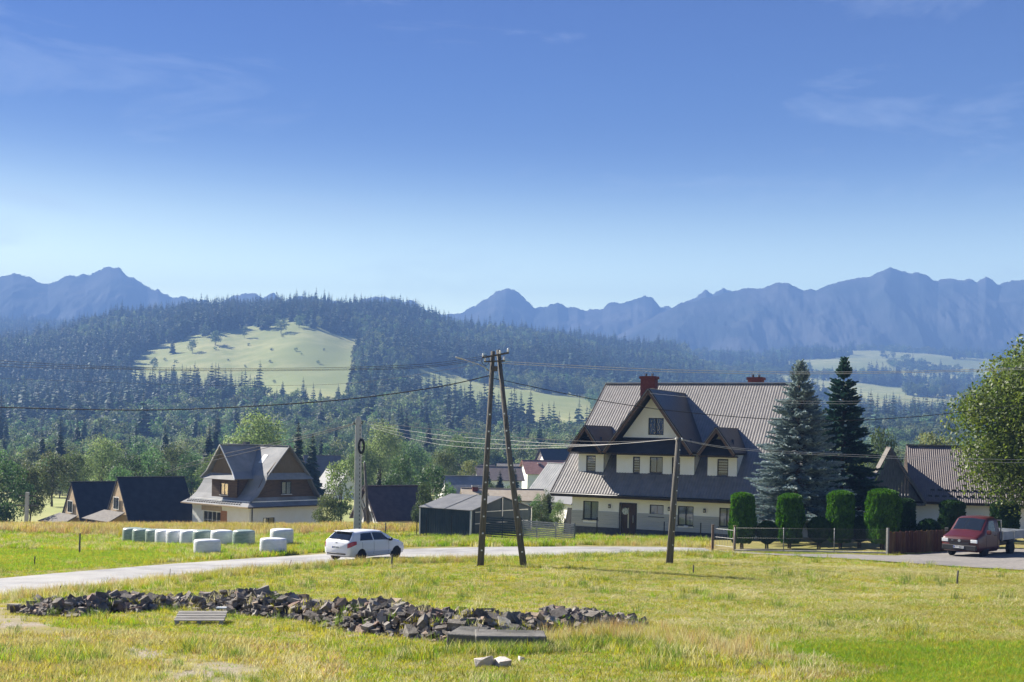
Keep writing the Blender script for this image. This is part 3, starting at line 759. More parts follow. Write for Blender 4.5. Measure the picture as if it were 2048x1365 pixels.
# --- the big maple at the right edge
P = onland(2100, 66); ztop = at(2060, 655, 66).z; H = ztop - P.z
rng3 = np.random.default_rng(611)
c, (V, Fq) = crown(rng3, H, 5.6, 78, 68000, .22, .09, .6)
t = thing('maple_tree', 'big yellow green maple overhanging the parked red pickup', 'tree', P, 0)
cm = mesh_np('crown', V, Fq); cm.materials.append(M_['leaf_maple']); link(cm, 'crown', None, t)
trunk_mb(rng3, H, 5.1, c, .23, .24, 26).build('trunk', M_['bark'], t, True)

# --- clipped thujas
def thuja_mesh(seed, H, Rr, stem, nl, rounded=False):
    rng = np.random.default_rng(seed); n = nl; tap = rng.uniform(.05, .38)
    t = rng.uniform(0, 1, n); a = rng.uniform(0, 6.28, n)
    def prof(t):
        if rounded: return np.sqrt(np.clip(1 - (2*t-1)**2, 0, 1))
        return np.where(t < .12, .72 + .28*t/.12, np.where(t > .86, np.sqrt(np.clip(1 - ((t-.86)/.14)**2, 0, 1)), 1.0)) * (1 - tap*np.abs(t-.40))
    lump = 1 + .32*(vnoise(a*2.2, t*H*1.3, 1.0, seed) - .5) + .16*(vnoise(a*6, t*H*3.5, 1.0, seed+3) - .5)
    tt = np.clip(t, .002, .998)
    r = Rr * prof(tt) * lump * rng.uniform(.90, 1.04, n)
    C = np.stack([np.cos(a)*r, np.sin(a)*r, stem + tt*(H-stem)], 1)
    Rt = Rr * (prof(np.array([.999]))[0])
    k = n // 7                                          # the top
    rr = Rr * np.sqrt(rng.uniform(0, 1, k)) * .9; aa = rng.uniform(0, 6.28, k)
    C2 = np.stack([np.cos(aa)*rr, np.sin(aa)*rr, stem + (H-stem) * (.86 + .14*np.sqrt(np.clip(1-(rr/Rr)**2, 0, 1)))], 1) if not rounded else C[:k]
    C = np.concatenate([C, C2]); o_ = C * np.array([1,1,0]); N = unit(unit(o_) + .8*rng.normal(size=C.shape) + np.array([0,0,.2]))
    up = unit(unit(o_)*.5 + np.array([0,0,1.]) + .35*rng.normal(size=C.shape)); B = unit(np.cross(N, up)); s = rng.uniform(.08, .22, len(C))[:, None]
    V = np.stack([C - up*s*.4, C + B*s*.28, C + up*s*.7, C - B*s*.28], 1).reshape(-1, 3); Fq = np.arange(len(V)).reshape(-1, 4)
    nn = 18; tz_ = np.linspace(.01, .985, 12)             # closed body inside
    body = np.stack([np.stack([np.cos(np.arange(nn)*6.283/nn)*Rr*prof(np.array([q]))[0]*.84, np.sin(np.arange(nn)*6.283/nn)*Rr*prof(np.array([q]))[0]*.84, np.full(nn, stem+q*(H-stem))], 1) for q in tz_]).reshape(-1, 3)
    Fb = np.array([(i*nn+j, i*nn+(j+1) % nn, (i+1)*nn+(j+1) % nn, (i+1)*nn+j) for i in range(11) for j in range(nn)])
    V2 = np.concatenate([V, body]); F2 = np.concatenate([Fq, Fb + len(V)])
    return mesh_np('foliage', V2, F2)
TH = [(1486,988,1101,50,66,0,'thuja','tall clipped thuja column beside the garden gate post'),(1582,990,1103,52,66,0,'thuja','clipped thuja column standing before the house doorway'),(1683,984,1103,54,66,0,'thuja','clipped thuja column standing below the dark spruce'),
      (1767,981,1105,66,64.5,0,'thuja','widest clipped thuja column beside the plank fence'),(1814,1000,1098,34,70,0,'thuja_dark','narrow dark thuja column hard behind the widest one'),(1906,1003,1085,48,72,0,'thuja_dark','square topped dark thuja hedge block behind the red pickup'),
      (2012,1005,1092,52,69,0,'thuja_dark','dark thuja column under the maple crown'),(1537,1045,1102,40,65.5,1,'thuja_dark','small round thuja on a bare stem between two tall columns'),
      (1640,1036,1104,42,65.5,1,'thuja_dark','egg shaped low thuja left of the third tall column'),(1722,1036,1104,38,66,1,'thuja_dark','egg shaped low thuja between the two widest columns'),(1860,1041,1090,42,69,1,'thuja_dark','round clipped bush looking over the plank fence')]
TH[8] = (*TH[8][:7], 'egg shaped low thuja before the house window near the spruces')
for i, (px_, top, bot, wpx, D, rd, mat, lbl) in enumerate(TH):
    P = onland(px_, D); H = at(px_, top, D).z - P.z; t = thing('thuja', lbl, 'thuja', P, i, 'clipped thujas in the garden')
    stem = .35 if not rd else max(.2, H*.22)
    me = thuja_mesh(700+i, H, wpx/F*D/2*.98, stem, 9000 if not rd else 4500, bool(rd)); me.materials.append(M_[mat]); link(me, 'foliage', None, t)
    mb = MB()
    for q in range(3): mb.tube([(.08*math.cos(q*2.1), .08*math.sin(q*2.1), -.2), (.05*math.cos(q*2.1), .05*math.sin(q*2.1), stem+.5)], [.05,.035], 6)
    mb.build('stem', M_['bark'], t, True)
# ================================================================ buildings
pmat('wall_cream', (.88,.845,.75), (.91,.885,.81), 1.5, .85, .12, 40, .2)
pmat('wall_white', (.80,.79,.74), (.84,.83,.79), 1.5, .85, .12, 40, .2)
pmat('siding_grey', (.40,.40,.38), (.47,.46,.43), 2.0, .75, .15, 30, .2, stretch=(.3,1,6))
pmat('plinth', (.055,.06,.07), (.085,.09,.10), 5, .8, .3, 30, .2)
pmat('roof_brown', (.165,.152,.14), (.205,.19,.175), 2.0, .42, spec=.5)
pmat('roof_shaded', (.028,.027,.030), (.042,.040,.042), 2.0, .45, .2, 12, .4)  # darker copy of the brown roof, the dormers' shade put into its colour
pmat('fascia', (.035,.024,.02), (.055,.036,.028), 3, .6)
pmat('wood_soffit', (.085,.05,.032), (.12,.072,.045), 3, .6, .2, 20, .3, stretch=(1,6,6))
pmat('brick', (.12,.032,.027), (.17,.05,.04), 9, .9, .4, 40, .2)
pmat('frame_dark', (.02,.02,.022), rough=.4)
pmat('frame_white', (.75,.74,.70), rough=.4)
pmat('curtain', (.85,.86,.87), (.70,.72,.75), 14, .9, stretch=(1,1,.15), transl=.2)
pmat('blind', (.62,.63,.63), rough=.8)
pmat('door_wood', (.05,.028,.02), (.075,.042,.03), 4, .45, .2, 20, stretch=(1,1,.2))
pmat('steel', (.45,.46,.48), rough=.3, metal=.9)
pmat('lamp_glass', (.6,.55,.4), rough=.3)
pmat('concrete', (.30,.29,.27), (.40,.385,.36), 3, .9, .4, 25, .2, c3=(.24,.23,.215), s3=.8)
pmat('roof_grey', (.20,.205,.21), (.27,.27,.27), 1.4, .75, .15, 14, .1, c3=(.16,.16,.16), s3=.35)
pmat('boards_brown', (.075,.048,.028), (.125,.080,.045), 2, .75, .3, 12, .25, stretch=(1,1,8))
pmat('boards_vert', (.115,.085,.045), (.16,.12,.065), 2, .8, .3, 12, .25, stretch=(9,9,1))
pmat('boards_grey', (.13,.13,.125), (.21,.205,.195), 2, .9, .3, 12, .2, stretch=(9,9,1))
pmat('wood_pale', (.42,.31,.19), (.52,.40,.26), 2, .7, .2, 12, stretch=(6,6,1))
pmat('wood_orange', (.34,.15,.06), (.42,.20,.09), 2, .6, .2, 12, stretch=(1,1,8))
pmat('roof_navy', (.012,.016,.026), (.022,.027,.04), 1.5, .6, .25, 8, .3)
pmat('shingle', (.11,.10,.09), (.17,.155,.14), 4, .85, .5, 18, .2)
pmat('roof_red', (.23,.115,.09), (.30,.16,.13), 2, .8, .3, 14, .2)
pmat('roof_umber', (.125,.10,.09), (.16,.13,.118), 2, .55, .15, 14, .35)
pmat('metal_anthracite', (.030,.045,.055), (.042,.058,.068), 1.5, .6, spec=.12)
pmat('metal_light', (.48,.48,.47), (.55,.55,.54), 2, .5)
pmat('gate_grey', (.17,.18,.19), (.21,.22,.23), 2, .5)
pmat('white_paint', (.72,.72,.70), (.78,.78,.76), 2, .7, .2, 12)
pmat('wreath', (.7,.7,.68), (.25,.3,.2), 12, .9)
pmat('dark_void', (.012,.012,.014), rough=.9)  # near-black colour carrying the shade of unlit rooms and slots
glassmat('glass', (.03,.035,.045), .88)

def wall_holes(name, m, parent, x0, x1, z0, z1, holes, y=0.0, th=.25, axis='x'):
    """a wall in the local x-z plane (front face at y) with real openings and reveals"""
    xs = sorted({x0, x1} | {v for h in holes for v in (h[0], h[1])}); zs = sorted({z0, z1} | {v for h in holes for v in (h[2], h[3])})
    mb = MB()
    def P(x, yy, z): return (x, yy, z) if axis == 'x' else (yy, x, z)
    for i in range(len(xs)-1):
        for j in range(len(zs)-1):
            cx, cz = (xs[i]+xs[i+1])/2, (zs[j]+zs[j+1])/2
            if any(h[0] < cx < h[1] and h[2] < cz < h[3] for h in holes): continue
            for yy in (y, y+th):
                mb.poly([P(xs[i],yy,zs[j]), P(xs[i+1],yy,zs[j]), P(xs[i+1],yy,zs[j+1]), P(xs[i],yy,zs[j+1])])
    for h in holes + [(x0, x1, z0, z1)]:
        a, b, c, d = h
        for q in ([(a,c),(b,c)],[(b,c),(b,d)],[(b,d),(a,d)],[(a,d),(a,c)]):
            (u0,w0),(u1,w1) = q
            mb.poly([P(u0,y,w0), P(u1,y,w1), P(u1,y+th,w1), P(u0,y+th,w0)])
    me = bpy.data.meshes.new(name); me.from_pydata(mb.v, [], mb.f); me.update()
    return link(me, name, m, parent)
def window(parent, x0, x1, z0, z1, y, fm, curtain=None, mull=1, sill=None, axis='x', rail=0):
    """frame > pane, curtain; set into a reveal whose outer face is at y"""
    def bx(mb, a, b, c, d, e, f):
        return mb.box(a, b, c, d, e, f) if axis == 'x' else mb.box(c, d, a, b, e, f)
    w = .055; mb = MB(); yy = y + .06
    bx(mb, x0, x1, yy, yy+.06, z0, z0+w); bx(mb, x0, x1, yy, yy+.06, z1-w, z1)
    bx(mb, x0, x0+w, yy, yy+.06, z0+w, z1-w); bx(mb, x1-w, x1, yy, yy+.06, z0+w, z1-w)
    for k in range(mull):
        xm = x0 + (x1-x0)*(k+1)/(mull+1); bx(mb, xm-w*.6, xm+w*.6, yy-.004, yy+.056, z0+w, z1-w)
    for k in range(rail):
        zm = z0 + (z1-z0)*(k+1)/(rail+1); bx(mb, x0+w, x1-w, yy-.002, yy+.05, zm-w*.35, zm+w*.35)
    fr = mb.build('window', fm, parent)
    mb = MB(); bx(mb, x0+w*.5, x1-w*.5, yy+.025, yy+.032, z0+w*.5, z1-w*.5); mb.build('pane', M_['glass'], fr)
    if curtain == 'lace':
        n = 22; V = []; Fq = []
        for half in ((x0+w, x0+(x1-x0)*.46), (x0+(x1-x0)*.54, x1-w)):
            b = len(V)
            for k in range(n+1):
                xx = half[0] + (half[1]-half[0])*k/n; dy = .03*math.sin(k*1.7) + yy + .085
                for zz in (z0+.03, z1-.02): V.append((xx, dy, zz) if axis == 'x' else (dy, xx, zz))
            Fq += [(b+2*k, b+2*k+2, b+2*k+3, b+2*k+1) for k in range(n)]
        me = bpy.data.meshes.new('curtain'); me.from_pydata(V, [], Fq); link(me, 'curtain', M_['curtain'], fr)
    elif curtain == 'blind':
        n = 6
        for k in range(n):
            za = z0 + .04 + (z1-z0-.08)*k/n; mb = MB(); bx(mb, x0+w, x1-w, yy+.065, yy+.075, za, za+(z1-z0-.08)/n*.62); mb.build('blind_slat', M_['blind'], fr)
    if sill:
        mb = MB(); bx(mb, x0-.06, x1+.06, y-.07, y+.10, z0-.05, z0-.003); mb.build('sill', sill, fr)
    return fr
def ribbed(name, m, parent, e0, e1, r0, r1, pitch=.2, h=.035, th=.03):
    """corrugated sheet between an eave edge e0-e1 and a ridge edge r0-r1"""
    e0, e1, r0, r1 = map(Vector, (e0, e1, r0, r1)); L = (e1-e0).length; n = max(2, int(L/pitch))
    nr = (e1-e0).cross(r0-e0).normalized()
    V, Fq = [], []
    for i in range(n):
        for f, up in ((0, 0), (.35, 0), (.5, h), (.85, h)):
            t = (i+f)/n
            V += [e0.lerp(e1, t) + nr*up, r0.lerp(r1, t) + nr*up]
    V += [e1, r1]
    Fq = [(2*k, 2*k+2, 2*k+3, 2*k+1) for k in range(len(V)//2-1)]
    b = len(V); V += [e0-nr*th, e1-nr*th, r1-nr*th, r0-nr*th]; Fq.append((b+3, b+2, b+1, b))
    me = bpy.data.meshes.new(name); me.from_pydata([tuple(v) for v in V], [], Fq); me.update()
    return link(me, name, m, parent)

# ---------------------------------------------------------------- the large house
HB = thing('large_house', 'large cream house with dark ribbed roof and three gabled dormers', 'house', at(1143, 1068, 82), R(-26))
EZ, EY, RZ_, RY = 2.85, -1.0, 10.65, 7.8                # eave height and line, ridge height and line
SL = (RZ_-EZ)/(RY-EY)
def ry(z): return EY + (z-EZ)/SL
W1 = 12.6
# ground floor: front wall with openings, other walls
wins = [(.81,1.93,1.05,2.29,'lace',1),(5.58,6.55,1.46,2.24,'lace',0),(7.53,8.60,.98,2.24,'lace',1),(10.32,11.30,1.03,2.24,'lace',1)]
holes = [w[:4] for w in wins] + [(3.52,4.62,.14,2.22)]
wall_holes('wall', M_['wall_cream'], HB, 0, W1, .0, 3.3, holes)
wall_holes('wall', M_['wall_cream'], HB, .25, 15.4, .0, 2.75, [(2.0,5.0,.0,2.1)], y=W1-.002, th=-.25, axis='y')
MB().add([(0.0,.252,0),(0.0,15.5,0),(0.0,15.5,3.6),(0.0,RY,RZ_-.45),(0.0,.252,3.6)], [(0,1,2,3,4)]).build('wall', M_['wall_cream'], HB)
MB().add([(W1-.01,.252,2.75),(W1-.01,15.4,2.75),(W1-.01,15.5,3.6),(W1-.01,RY,RZ_-.45),(W1-.01,.252,3.6)], [(0,1,2,3,4)]).build('wall', M_['wall_cream'], HB)
MB().box(0.01, W1-.3, 15.45, 15.6, 0, 3.4).build('wall', M_['wall_cream'], HB)
MB().box(0.3, W1-.3, .4, 15.3, -.4, .02).build('floor', M_['dark_void'], HB)
MB().box(0.26, W1-.26, .6, 15.3, 2.9, 2.98).build('ceiling', M_['wall_white'], HB)
for w in wins: window(HB, *w[:4], 0, M_['frame_dark'], w[4], w[5], M_['plinth'])
# grey cladding boards on the lower wall, split by the openings, and the plinth
for k in range(4):
    za, zb = .57 + k*.27, .57 + (k+1)*.27 - .012
    segs = [(-.02, .81), (1.93, 3.40), (4.74, 7.53), (8.60, 10.32), (11.30, W1+.02)] if zb > 1.05 else [(-.02, 3.40), (4.74, W1+.02)]
    if za > 1.40: segs = [(-.02, .81), (1.93, 3.40), (4.74, 5.58), (6.55, 7.53), (8.60, 10.32), (11.30, W1+.02)]
    for a, b in segs: MB().box(a, b, -.045, -.003, za, zb).build('cladding_board', M_['siding_grey'], HB)
for a, b in ((-.03, 3.45), (4.69, W1+.03)): MB().box(a, b, -.07, -.003, -.6, .56).build('plinth', M_['plinth'], HB)
MB().box(-.03, .0, .0, 15.4, -.6, .56).build('plinth', M_['plinth'], HB)
dr = MB().box(3.56, 4.58, .10, .17, .14, 2.20).build('door', M_['door_wood'], HB)
MB().box(4.02, 4.10, .085, .098, .6, 1.95).build('glass_strip', M_['lamp_glass'], dr)
MB().box(4.40, 4.43, .04, .085, .95, 1.45).build('handle', M_['steel'], dr)
MB().lathe([(.13,-.03),(.22,-.03),(.24,0),(.22,.03),(.13,.03)], 18, (3.86,.05,1.72), 'Y').build('wreath', M_['wreath'], dr)
MB().box(3.45,3.52,-.05,.2,.14,2.28).box(4.62,4.69,-.05,.2,.14,2.28).box(3.52,4.62,-.05,.2,2.22,2.28).build('door_frame', M_['frame_dark'], HB)
MB().box(3.3, 4.85, -1.0, -.08, -.3, .13).build('doorstep', M_['concrete'], HB)
for x in (2.75, 6.95, 9.35, 12.2):
    lp = MB().box(x-.07, x+.07, -.12, -.0, 1.88, 2.14).build('wall_lamp', M_['frame_dark'], HB); MB().box(x-.04, x+.04, -.126, -.121, 1.93, 2.05).build('lamp_glass', M_['lamp_glass'], lp)
MB().box(1.25,1.55,-.13,-.01,.99,1.03).build('flower_box', M_['frame_dark'], HB); MB().box(8.0,8.3,-.15,-.045,.86,.97).build('meter_box', M_['white_paint'], HB)
# main roof
xe0, xe1, xr0, xr1 = -1.19, 13.88, -.78, 13.5
fr_ = ribbed('roof_sheet', M_['roof_brown'], HB, (xe0, EY, EZ), (xe1, EY, EZ), (xr0, RY, RZ_), (xr1, RY, RZ_), .2, .013)
ribbed('roof_sheet', M_['roof_brown'], HB, (xe1, 2*RY-EY, EZ), (xe0, 2*RY-EY, EZ), (xr1, RY, RZ_), (xr0, RY, RZ_))
MB().bar((xr0-.05, RY, RZ_+.04), (xr1+.05, RY, RZ_+.04), .30, .07).build('ridge_cap', M_['metal_light'], HB)
MB().bar((xe0, EY+.06, EZ-.16), (xe1, EY+.06, EZ-.16), .05, .22).build('fascia', M_['fascia'], HB)
MB().tube([(xe0, EY-.07, EZ-.09), (xe1, EY-.07, EZ-.09)], .07, 8).build('gutter', M_['frame_dark'], HB, True)
for a, b in (((xe0, EY, EZ-.10), (xr0, RY, RZ_-.10)), ((xe1, EY, EZ-.10), (xr1, RY, RZ_-.10)), ((xe0, 2*RY-EY, EZ-.10), (xr0, RY, RZ_-.10)), ((xe1, 2*RY-EY, EZ-.10), (xr1, RY, RZ_-.10))):
    MB().bar(a, b, .05, .22).build('verge_board', M_['fascia'], HB)
MB().slab([(xe0+.06, EY+.1, EZ-.24), (xe1-.06, EY+.1, EZ-.24), (xe1-.06, .0, EZ-.20), (xe0+.06, .0, EZ-.20)], .02).build('soffit', M_['wood_soffit'], HB)
# dormers: walls, skirt roof, gable, roof slopes
SK0, SK1 = (-.42, 5.62), (.62, 6.66)                   # skirt roof: outer edge, inner edge (y, z)
def dormer(xa, xb, ax, az, gl, gr_, wn_, gwin=None):
    hl = [w[:4] for w in wn_]
    wall_holes('dormer_wall', M_['wall_cream'], HB, xa, xb, 4.12, 5.62, hl, y=.6, th=.22)
    for w in wn_: window(HB, *w[:4], .6, M_['frame_dark'], w[4], w[5], M_['plinth'])
    for x, s_ in ((xa, 1), (xb, -1)):
        MB().slab([(x, .61, 4.22), (x, ry(5.66), 5.66), (x, .61, 5.66)], .12, Vector((-s_, 0, 0))).build('dormer_cheek', M_['wall_cream'], HB)
    MB().box(xa-.03, xb+.03, .54, .60, 4.06, 4.16).build('flashing', M_['frame_dark'], HB)
    # skirt and its soffit
    MB().slab([(gl+.05, SK0[0], SK0[1]), (gr_-.05, SK0[0], SK0[1]), (gr_-.4, SK1[0], SK1[1]), (gl+.4, SK1[0], SK1[1])], .05).build('skirt_roof', M_['roof_shaded'], HB)
    MB().box(gl+.06, gr_-.06, SK0[0]+.02, .58, SK0[1]-.13, SK0[1]-.06).build('skirt_soffit', M_['fascia'], HB)
    zb = 5.74; sl = (az-zb)/(gr_-ax)
    # gable triangle above the skirt
    gz0 = SK1[1]-.02; yl = .70
    xl = ax - (az-.22-gz0)/sl; xr = ax + (az-.22-gz0)/sl
    if gwin:
        wx0, wx1, wz0, wz1 = gwin
        tri = [((xl, yl, gz0), (wx0, yl, gz0), (wx0, yl, az-.22-(ax-wx0)*sl)), ((wx1, yl, gz0), (xr, yl, gz0), (wx1, yl, az-.22-(wx1-ax)*sl))]
        mb = MB(); mb.add(tri[0], [(0,1,2)]); mb.add(tri[1], [(0,1,2)])
        mb.add([(wx0,yl,wz1),(wx1,yl,wz1),(wx1,yl,az-.22-(wx1-ax)*sl),(ax,yl,az-.22),(wx0,yl,az-.22-(ax-wx0)*sl)], [(0,1,2,3,4)])
        mb.add([(wx0,yl,gz0),(wx1,yl,gz0),(wx1,yl,wz0),(wx0,yl,wz0)], [(0,1,2,3)])
        for q in (((wx0,wz0),(wx0,wz1)),((wx1,wz0),(wx1,wz1)),((wx0,wz1),(wx1,wz1)),((wx0,wz0),(wx1,wz0))):
            mb.poly([(q[0][0],yl,q[0][1]),(q[1][0],yl,q[1][1]),(q[1][0],yl+.2,q[1][1]),(q[0][0],yl+.2,q[0][1])])
        mb.build('gable_wall', M_['wall_cream'], HB)
        window(HB, wx0, wx1, wz0, wz1, yl, M_['frame_dark'], None, 1)
        MB().box(wx0-.3, wx1+.3, yl+1.5, yl+1.6, wz0-.3, wz1+.3).build('dark_backing', M_['dark_void'], HB)  # near-black sheet added behind the window as the room's darkness
    else:
        MB().slab([(xl, yl, gz0), (xr, yl, gz0), (ax, yl, az-.22)], .15, Vector((0,-1,0))).build('gable_wall', M_['wall_cream'], HB)
    yf = -.60
    for sx, gx_ in ((-1, gl), (1, gr_)):
        e = [(ax, yf, az), (ax, ry(az)+.25, az), (gx_, ry(zb)+.25, zb), (gx_, yf, zb)]
        if sx < 0: e = e[::-1]
        MB().slab(e, .10).build('dormer_roof', M_['roof_shaded'], HB)
        MB().bar((ax, yf+.03, az-.13), (gx_, yf+.03, zb-.13), .05, .22).build('rake_board', M_['wood_soffit'], HB)
        MB().bar((ax, yf-.02, az+.015), (gx_, yf-.02, zb+.015), .08, .03).build('rake_trim', M_['roof_brown'], HB)
    MB().bar((ax, yf, az+.03), (ax, ry(az)+.2, az+.03), .22, .05).build('dormer_ridge', M_['roof_shaded'], HB)
dormer(.15, 2.0, 1.06, 7.38, -.12, 2.24, [(.72, 1.42, 4.28, 5.38, 'blind', 0)])
dormer(2.95, 8.4, 5.52, 9.86, 2.46, 8.58, [(4.12, 4.62, 4.26, 5.38, 'blind', 0), (5.30, 6.22, 4.30, 5.40, 'lace', 0), (6.85, 7.42, 4.26, 5.40, None, 0)], (5.12, 6.20, 6.86, 8.0))
dormer(9.3, 11.26, 10.18, 7.38, 8.98, 11.40, [(9.95, 10.68, 4.28, 5.38, 'blind', 0)])
for (xa, xb, ya, yb, zb, zt) in ((3.05, 4.1, 4.7, 5.4, 7.6, 11.0), (9.9, 10.9, 7.9, 8.6, 9.8, 11.08)):
    ch = MB().box(xa, xb, ya, yb, zb, zt).build('chimney', M_['brick'], HB)
    MB().box(xa-.08, xb+.08, ya-.08, yb+.08, zt-.16, zt+.02).build('chimney_cap', M_['brick'], ch)
    for fx in (.28, .72): MB().tube([(xa+(xb-xa)*fx, (ya+yb)/2, zt), (xa+(xb-xa)*fx, (ya+yb)/2, zt+.22)], .09, 8).build('chimney_pot', M_['plinth'], ch)
    MB().tube([(xa+(xb-xa)*(.5+.35*math.cos(q)), ya+.1, zt+.05+.32*math.sin(q)) for q in np.linspace(0, math.pi, 9)], .012, 5).build('wire_hoop', M_['steel'], ch)
# lower annex at the right end
ann = MB()
wall_holes('annex_wall', M_['wall_white'], HB, W1, 18.2, -.1, 2.5, [(13.2,14.5,-.05,2.0),(16.2,17.1,.75,1.75)], y=3.2, th=.25)
window(HB, 16.2, 17.1, .75, 1.75, 3.2, M_['frame_dark'], 'blind', 0, M_['plinth'])
MB().box(13.25, 14.45, 3.36, 3.42, -.05, 1.98).build('garage_door', M_['plinth'], HB)
MB().box(18.0, 18.2, 3.46, 9.5, -.1, 2.5).build('annex_wall', M_['wall_white'], HB)
ribbed('annex_roof', M_['roof_brown'], HB, (W1+.05, 2.5, 2.55), (18.8, 2.5, 2.55), (W1+.05, 8.5, 4.6), (18.8, 8.5, 4.6))
MB().bar((W1+.06, 2.55, 2.44), (18.8, 2.55, 2.44), .05, .2).build('annex_fascia', M_['fascia'], HB)
# yard wall before the house, black fence posts on it
def wl_(x, y, z): return HB.matrix_basis @ Vector((x, y, z))
t = thing('yard_wall', 'low concrete retaining wall with a slanted end before the large house', 'wall', HB.location, R(-26))
MB().add([(-1.2,-2.7,-1.6),(12.4,-2.7,-1.6),(12.4,-2.5,-1.6),(-1.2,-2.5,-1.6),(-1.2,-2.7,-.22),(12.4,-2.7,-.30),(12.4,-2.5,-.30),(-1.2,-2.5,-.22)],
         [(0,3,2,1),(4,5,6,7),(0,1,5,4),(1,2,6,5),(2,3,7,6),(3,0,4,7)]).build('wall_slab', M_['concrete'], t)
MB().box(-1.25, 12.45, -2.73, -2.47, -.21, -.15).build('coping', M_['concrete'], t)
for k, (qx, zt) in enumerate([(.6,1.35),(2.9,1.55),(5.15,1.55),(7.5,1.5),(9.9,1.55)]):
    p = wl_(qx, -2.6, -.16); o = thing('fence_post', 'black steel post standing on the retaining wall before the large house', 'post', p, R(-26), 'bare posts on the retaining wall')
    MB().box(-.03, .03, -.03, .03, 0, zt).build('shaft', M_['frame_dark'], o); MB().box(-.07, .07, -.07, .07, 0, .015).build('base_plate', M_['frame_dark'], o)
t = thing('lean_to', 'dark boarded lean-to screen against the gable end of the large house', 'screen', wl_(0, 0, 0), R(-26))
MB().slab([(-.08,.2,-.4),(-.08,1.6,-.4),(-.08,1.6,1.7),(-.08,.2,1.9)], .05, Vector((-1,0,0))).build('panel', M_['boards_brown'], t)
MB().slab([(-.9,.4,-.5),(-.14,.4,-.5),(-.14,.4,1.75),(-.5,.4,1.75)], .06, Vector((0,-1,0))).build('panel', M_['boards_grey'], t)

# ---------------------------------------------------------------- shingled house with a cross gable
def along(p, az, L): return p + Vector((math.cos(R(az)), math.sin(R(az)), 0)) * L
EN = at(495.8, 1015.3, 120)                             # near eave corner
A_, B_ = 140.0, 50.0
S_ = 11.35
t = thing('shingled_house', 'cream walled highland house with flared grey roof and brown boarded gables', 'house', (EN.x, EN.y, EN.z - 2.75), R(B_))
HW = t
# local frame: +x runs along the right facade (b), +y along the left facade (a); facades at x=o, y=o
o_ = .85; A1, B1 = S_ - .85, S_ - .85; ze = 2.75
mid = S_/2
wall_holes('wall', M_['wall_cream'], HW, o_, B1, -1.2, ze+.5, [(2.6,4.1,.35,1.55)], y=o_, th=.25)                 # right facade (faces -y)
wall_holes('wall', M_['wall_cream'], HW, o_+.26, A1, -1.2, ze+.5, [(5.6,8.6,.1,1.95)], y=o_, th=.25, axis='y')      # left facade (faces -x)
window(HW, 2.6, 4.1, .35, 1.55, o_, M_['frame_dark'], None, 1)
window(HW, 5.6, 8.6, .1, 1.95, o_, M_['frame_white'], None, 3, None, 'y', 1)
MB().box(o_-.05, o_-.003, 4.5, 5.55, -.2, 2.1).build('wood_panel', M_['wood_orange'], HW)
MB().box(o_-.08, o_-.003, 5.4, 8.8, 2.0, 2.5).build('lintel', M_['wood_pale'], HW)
MB().box(B1-.25, B1, o_+.3, A1, -1.2, ze).build('wall', M_['wall_cream'], HW); MB().box(o_+.3, B1-.3, A1-.25, A1, -1.2, ze).build('wall', M_['wall_cream'], HW)
MB().box(o_+.3, B1-.3, o_+.3, A1-.3, ze-.1, ze).build('ceiling', M_['dark_void'], HW)
# bell-cast main roof: profile across x (b), ridge along y (a)
prof = [(0, 0), (.85, .42), (1.65, 1.05), (2.35, 2.0), (2.95, 3.1), (mid, 6.15)]
ys0 = [0, .85, .62, .62, .62, .62]                       # where each row starts at the right gable
Lm = prof; 
for side in (0, 1):
    V = []; Fq = []
    for i, (b, z) in enumerate(Lm):
        x = b if side == 0 else S_ - b
        V += [(x, ys0[i], ze+z), (x, S_ - (0 if i == 0 else .3), ze+z)]
    for i in range(len(Lm)-1): Fq.append((2*i, 2*i+2, 2*i+3, 2*i+1))
    mb = MB().add(V, Fq); ob = mb.build('roof_slope', M_['roof_grey'], HW); sd = ob.modifiers.new('thickness', 'SOLIDIFY'); sd.thickness = .07; sd.offset = -1
for yy, s_ in ((0, 1),):
    MB().slab([(0, 0, ze-.006), (S_, 0, ze-.006), (S_-.85, .85, ze+.414), (.85, .85, ze+.414)], .07).build('skirt_roof', M_['roof_grey'], HW)
    MB().slab([(.85, .852, ze+.41), (S_-.85, .852, ze+.41), (S_-1.5, 1.18, ze+.86), (1.5, 1.18, ze+.86)], .06).build('skirt_roof', M_['roof_grey'], HW)
MB().bar((0, -.03, ze-.06), (S_, -.03, ze-.06), .06, .12).build('fascia', M_['fascia'], HW); MB().bar((-.03, 0, ze-.06), (-.03, S_, ze-.06), .06, .12).build('fascia', M_['wood_pale'], HW)
MB().slab([(.03,.03,ze-.10),(S_-.03,.03,ze-.10),(S_-.03,S_-.03,ze-.10),(.03,S_-.03,ze-.10)], .02).build('soffit', M_['wood_soffit'], HW)
# right gable: lower boarded wall with window, pent strip, upper boarded triangle
yl = 1.2
MB().slab([(1.65,yl,ze+.8),(S_-1.65,yl,ze+.8),(S_-2.3,yl,ze+1.95),(S_-2.9,yl,ze+3.0),(2.9,yl,ze+3.0),(2.3,yl,ze+1.95)], .1, Vector((0,-1,0))).build('gable_boarding', M_['boards_brown'], HW)
window(HW, mid-.62, mid+.62, ze+1.15, ze+2.45, yl-.26, M_['frame_dark'], 'lace', 1, M_['white_paint'])
MB().slab([(2.55,.35,ze+2.72),(S_-2.55,.35,ze+2.72),(S_-3.1,1.0,ze+3.42),(3.1,1.0,ze+3.42)], .05).build('pent_strip', M_['roof_grey'], HW)
MB().slab([(3.02,.95,ze+3.3),(S_-3.02,.95,ze+3.3),(mid,.95,ze+6.0)], .1, Vector((0,-1,0))).build('gable_boarding', M_['boards_vert'], HW)
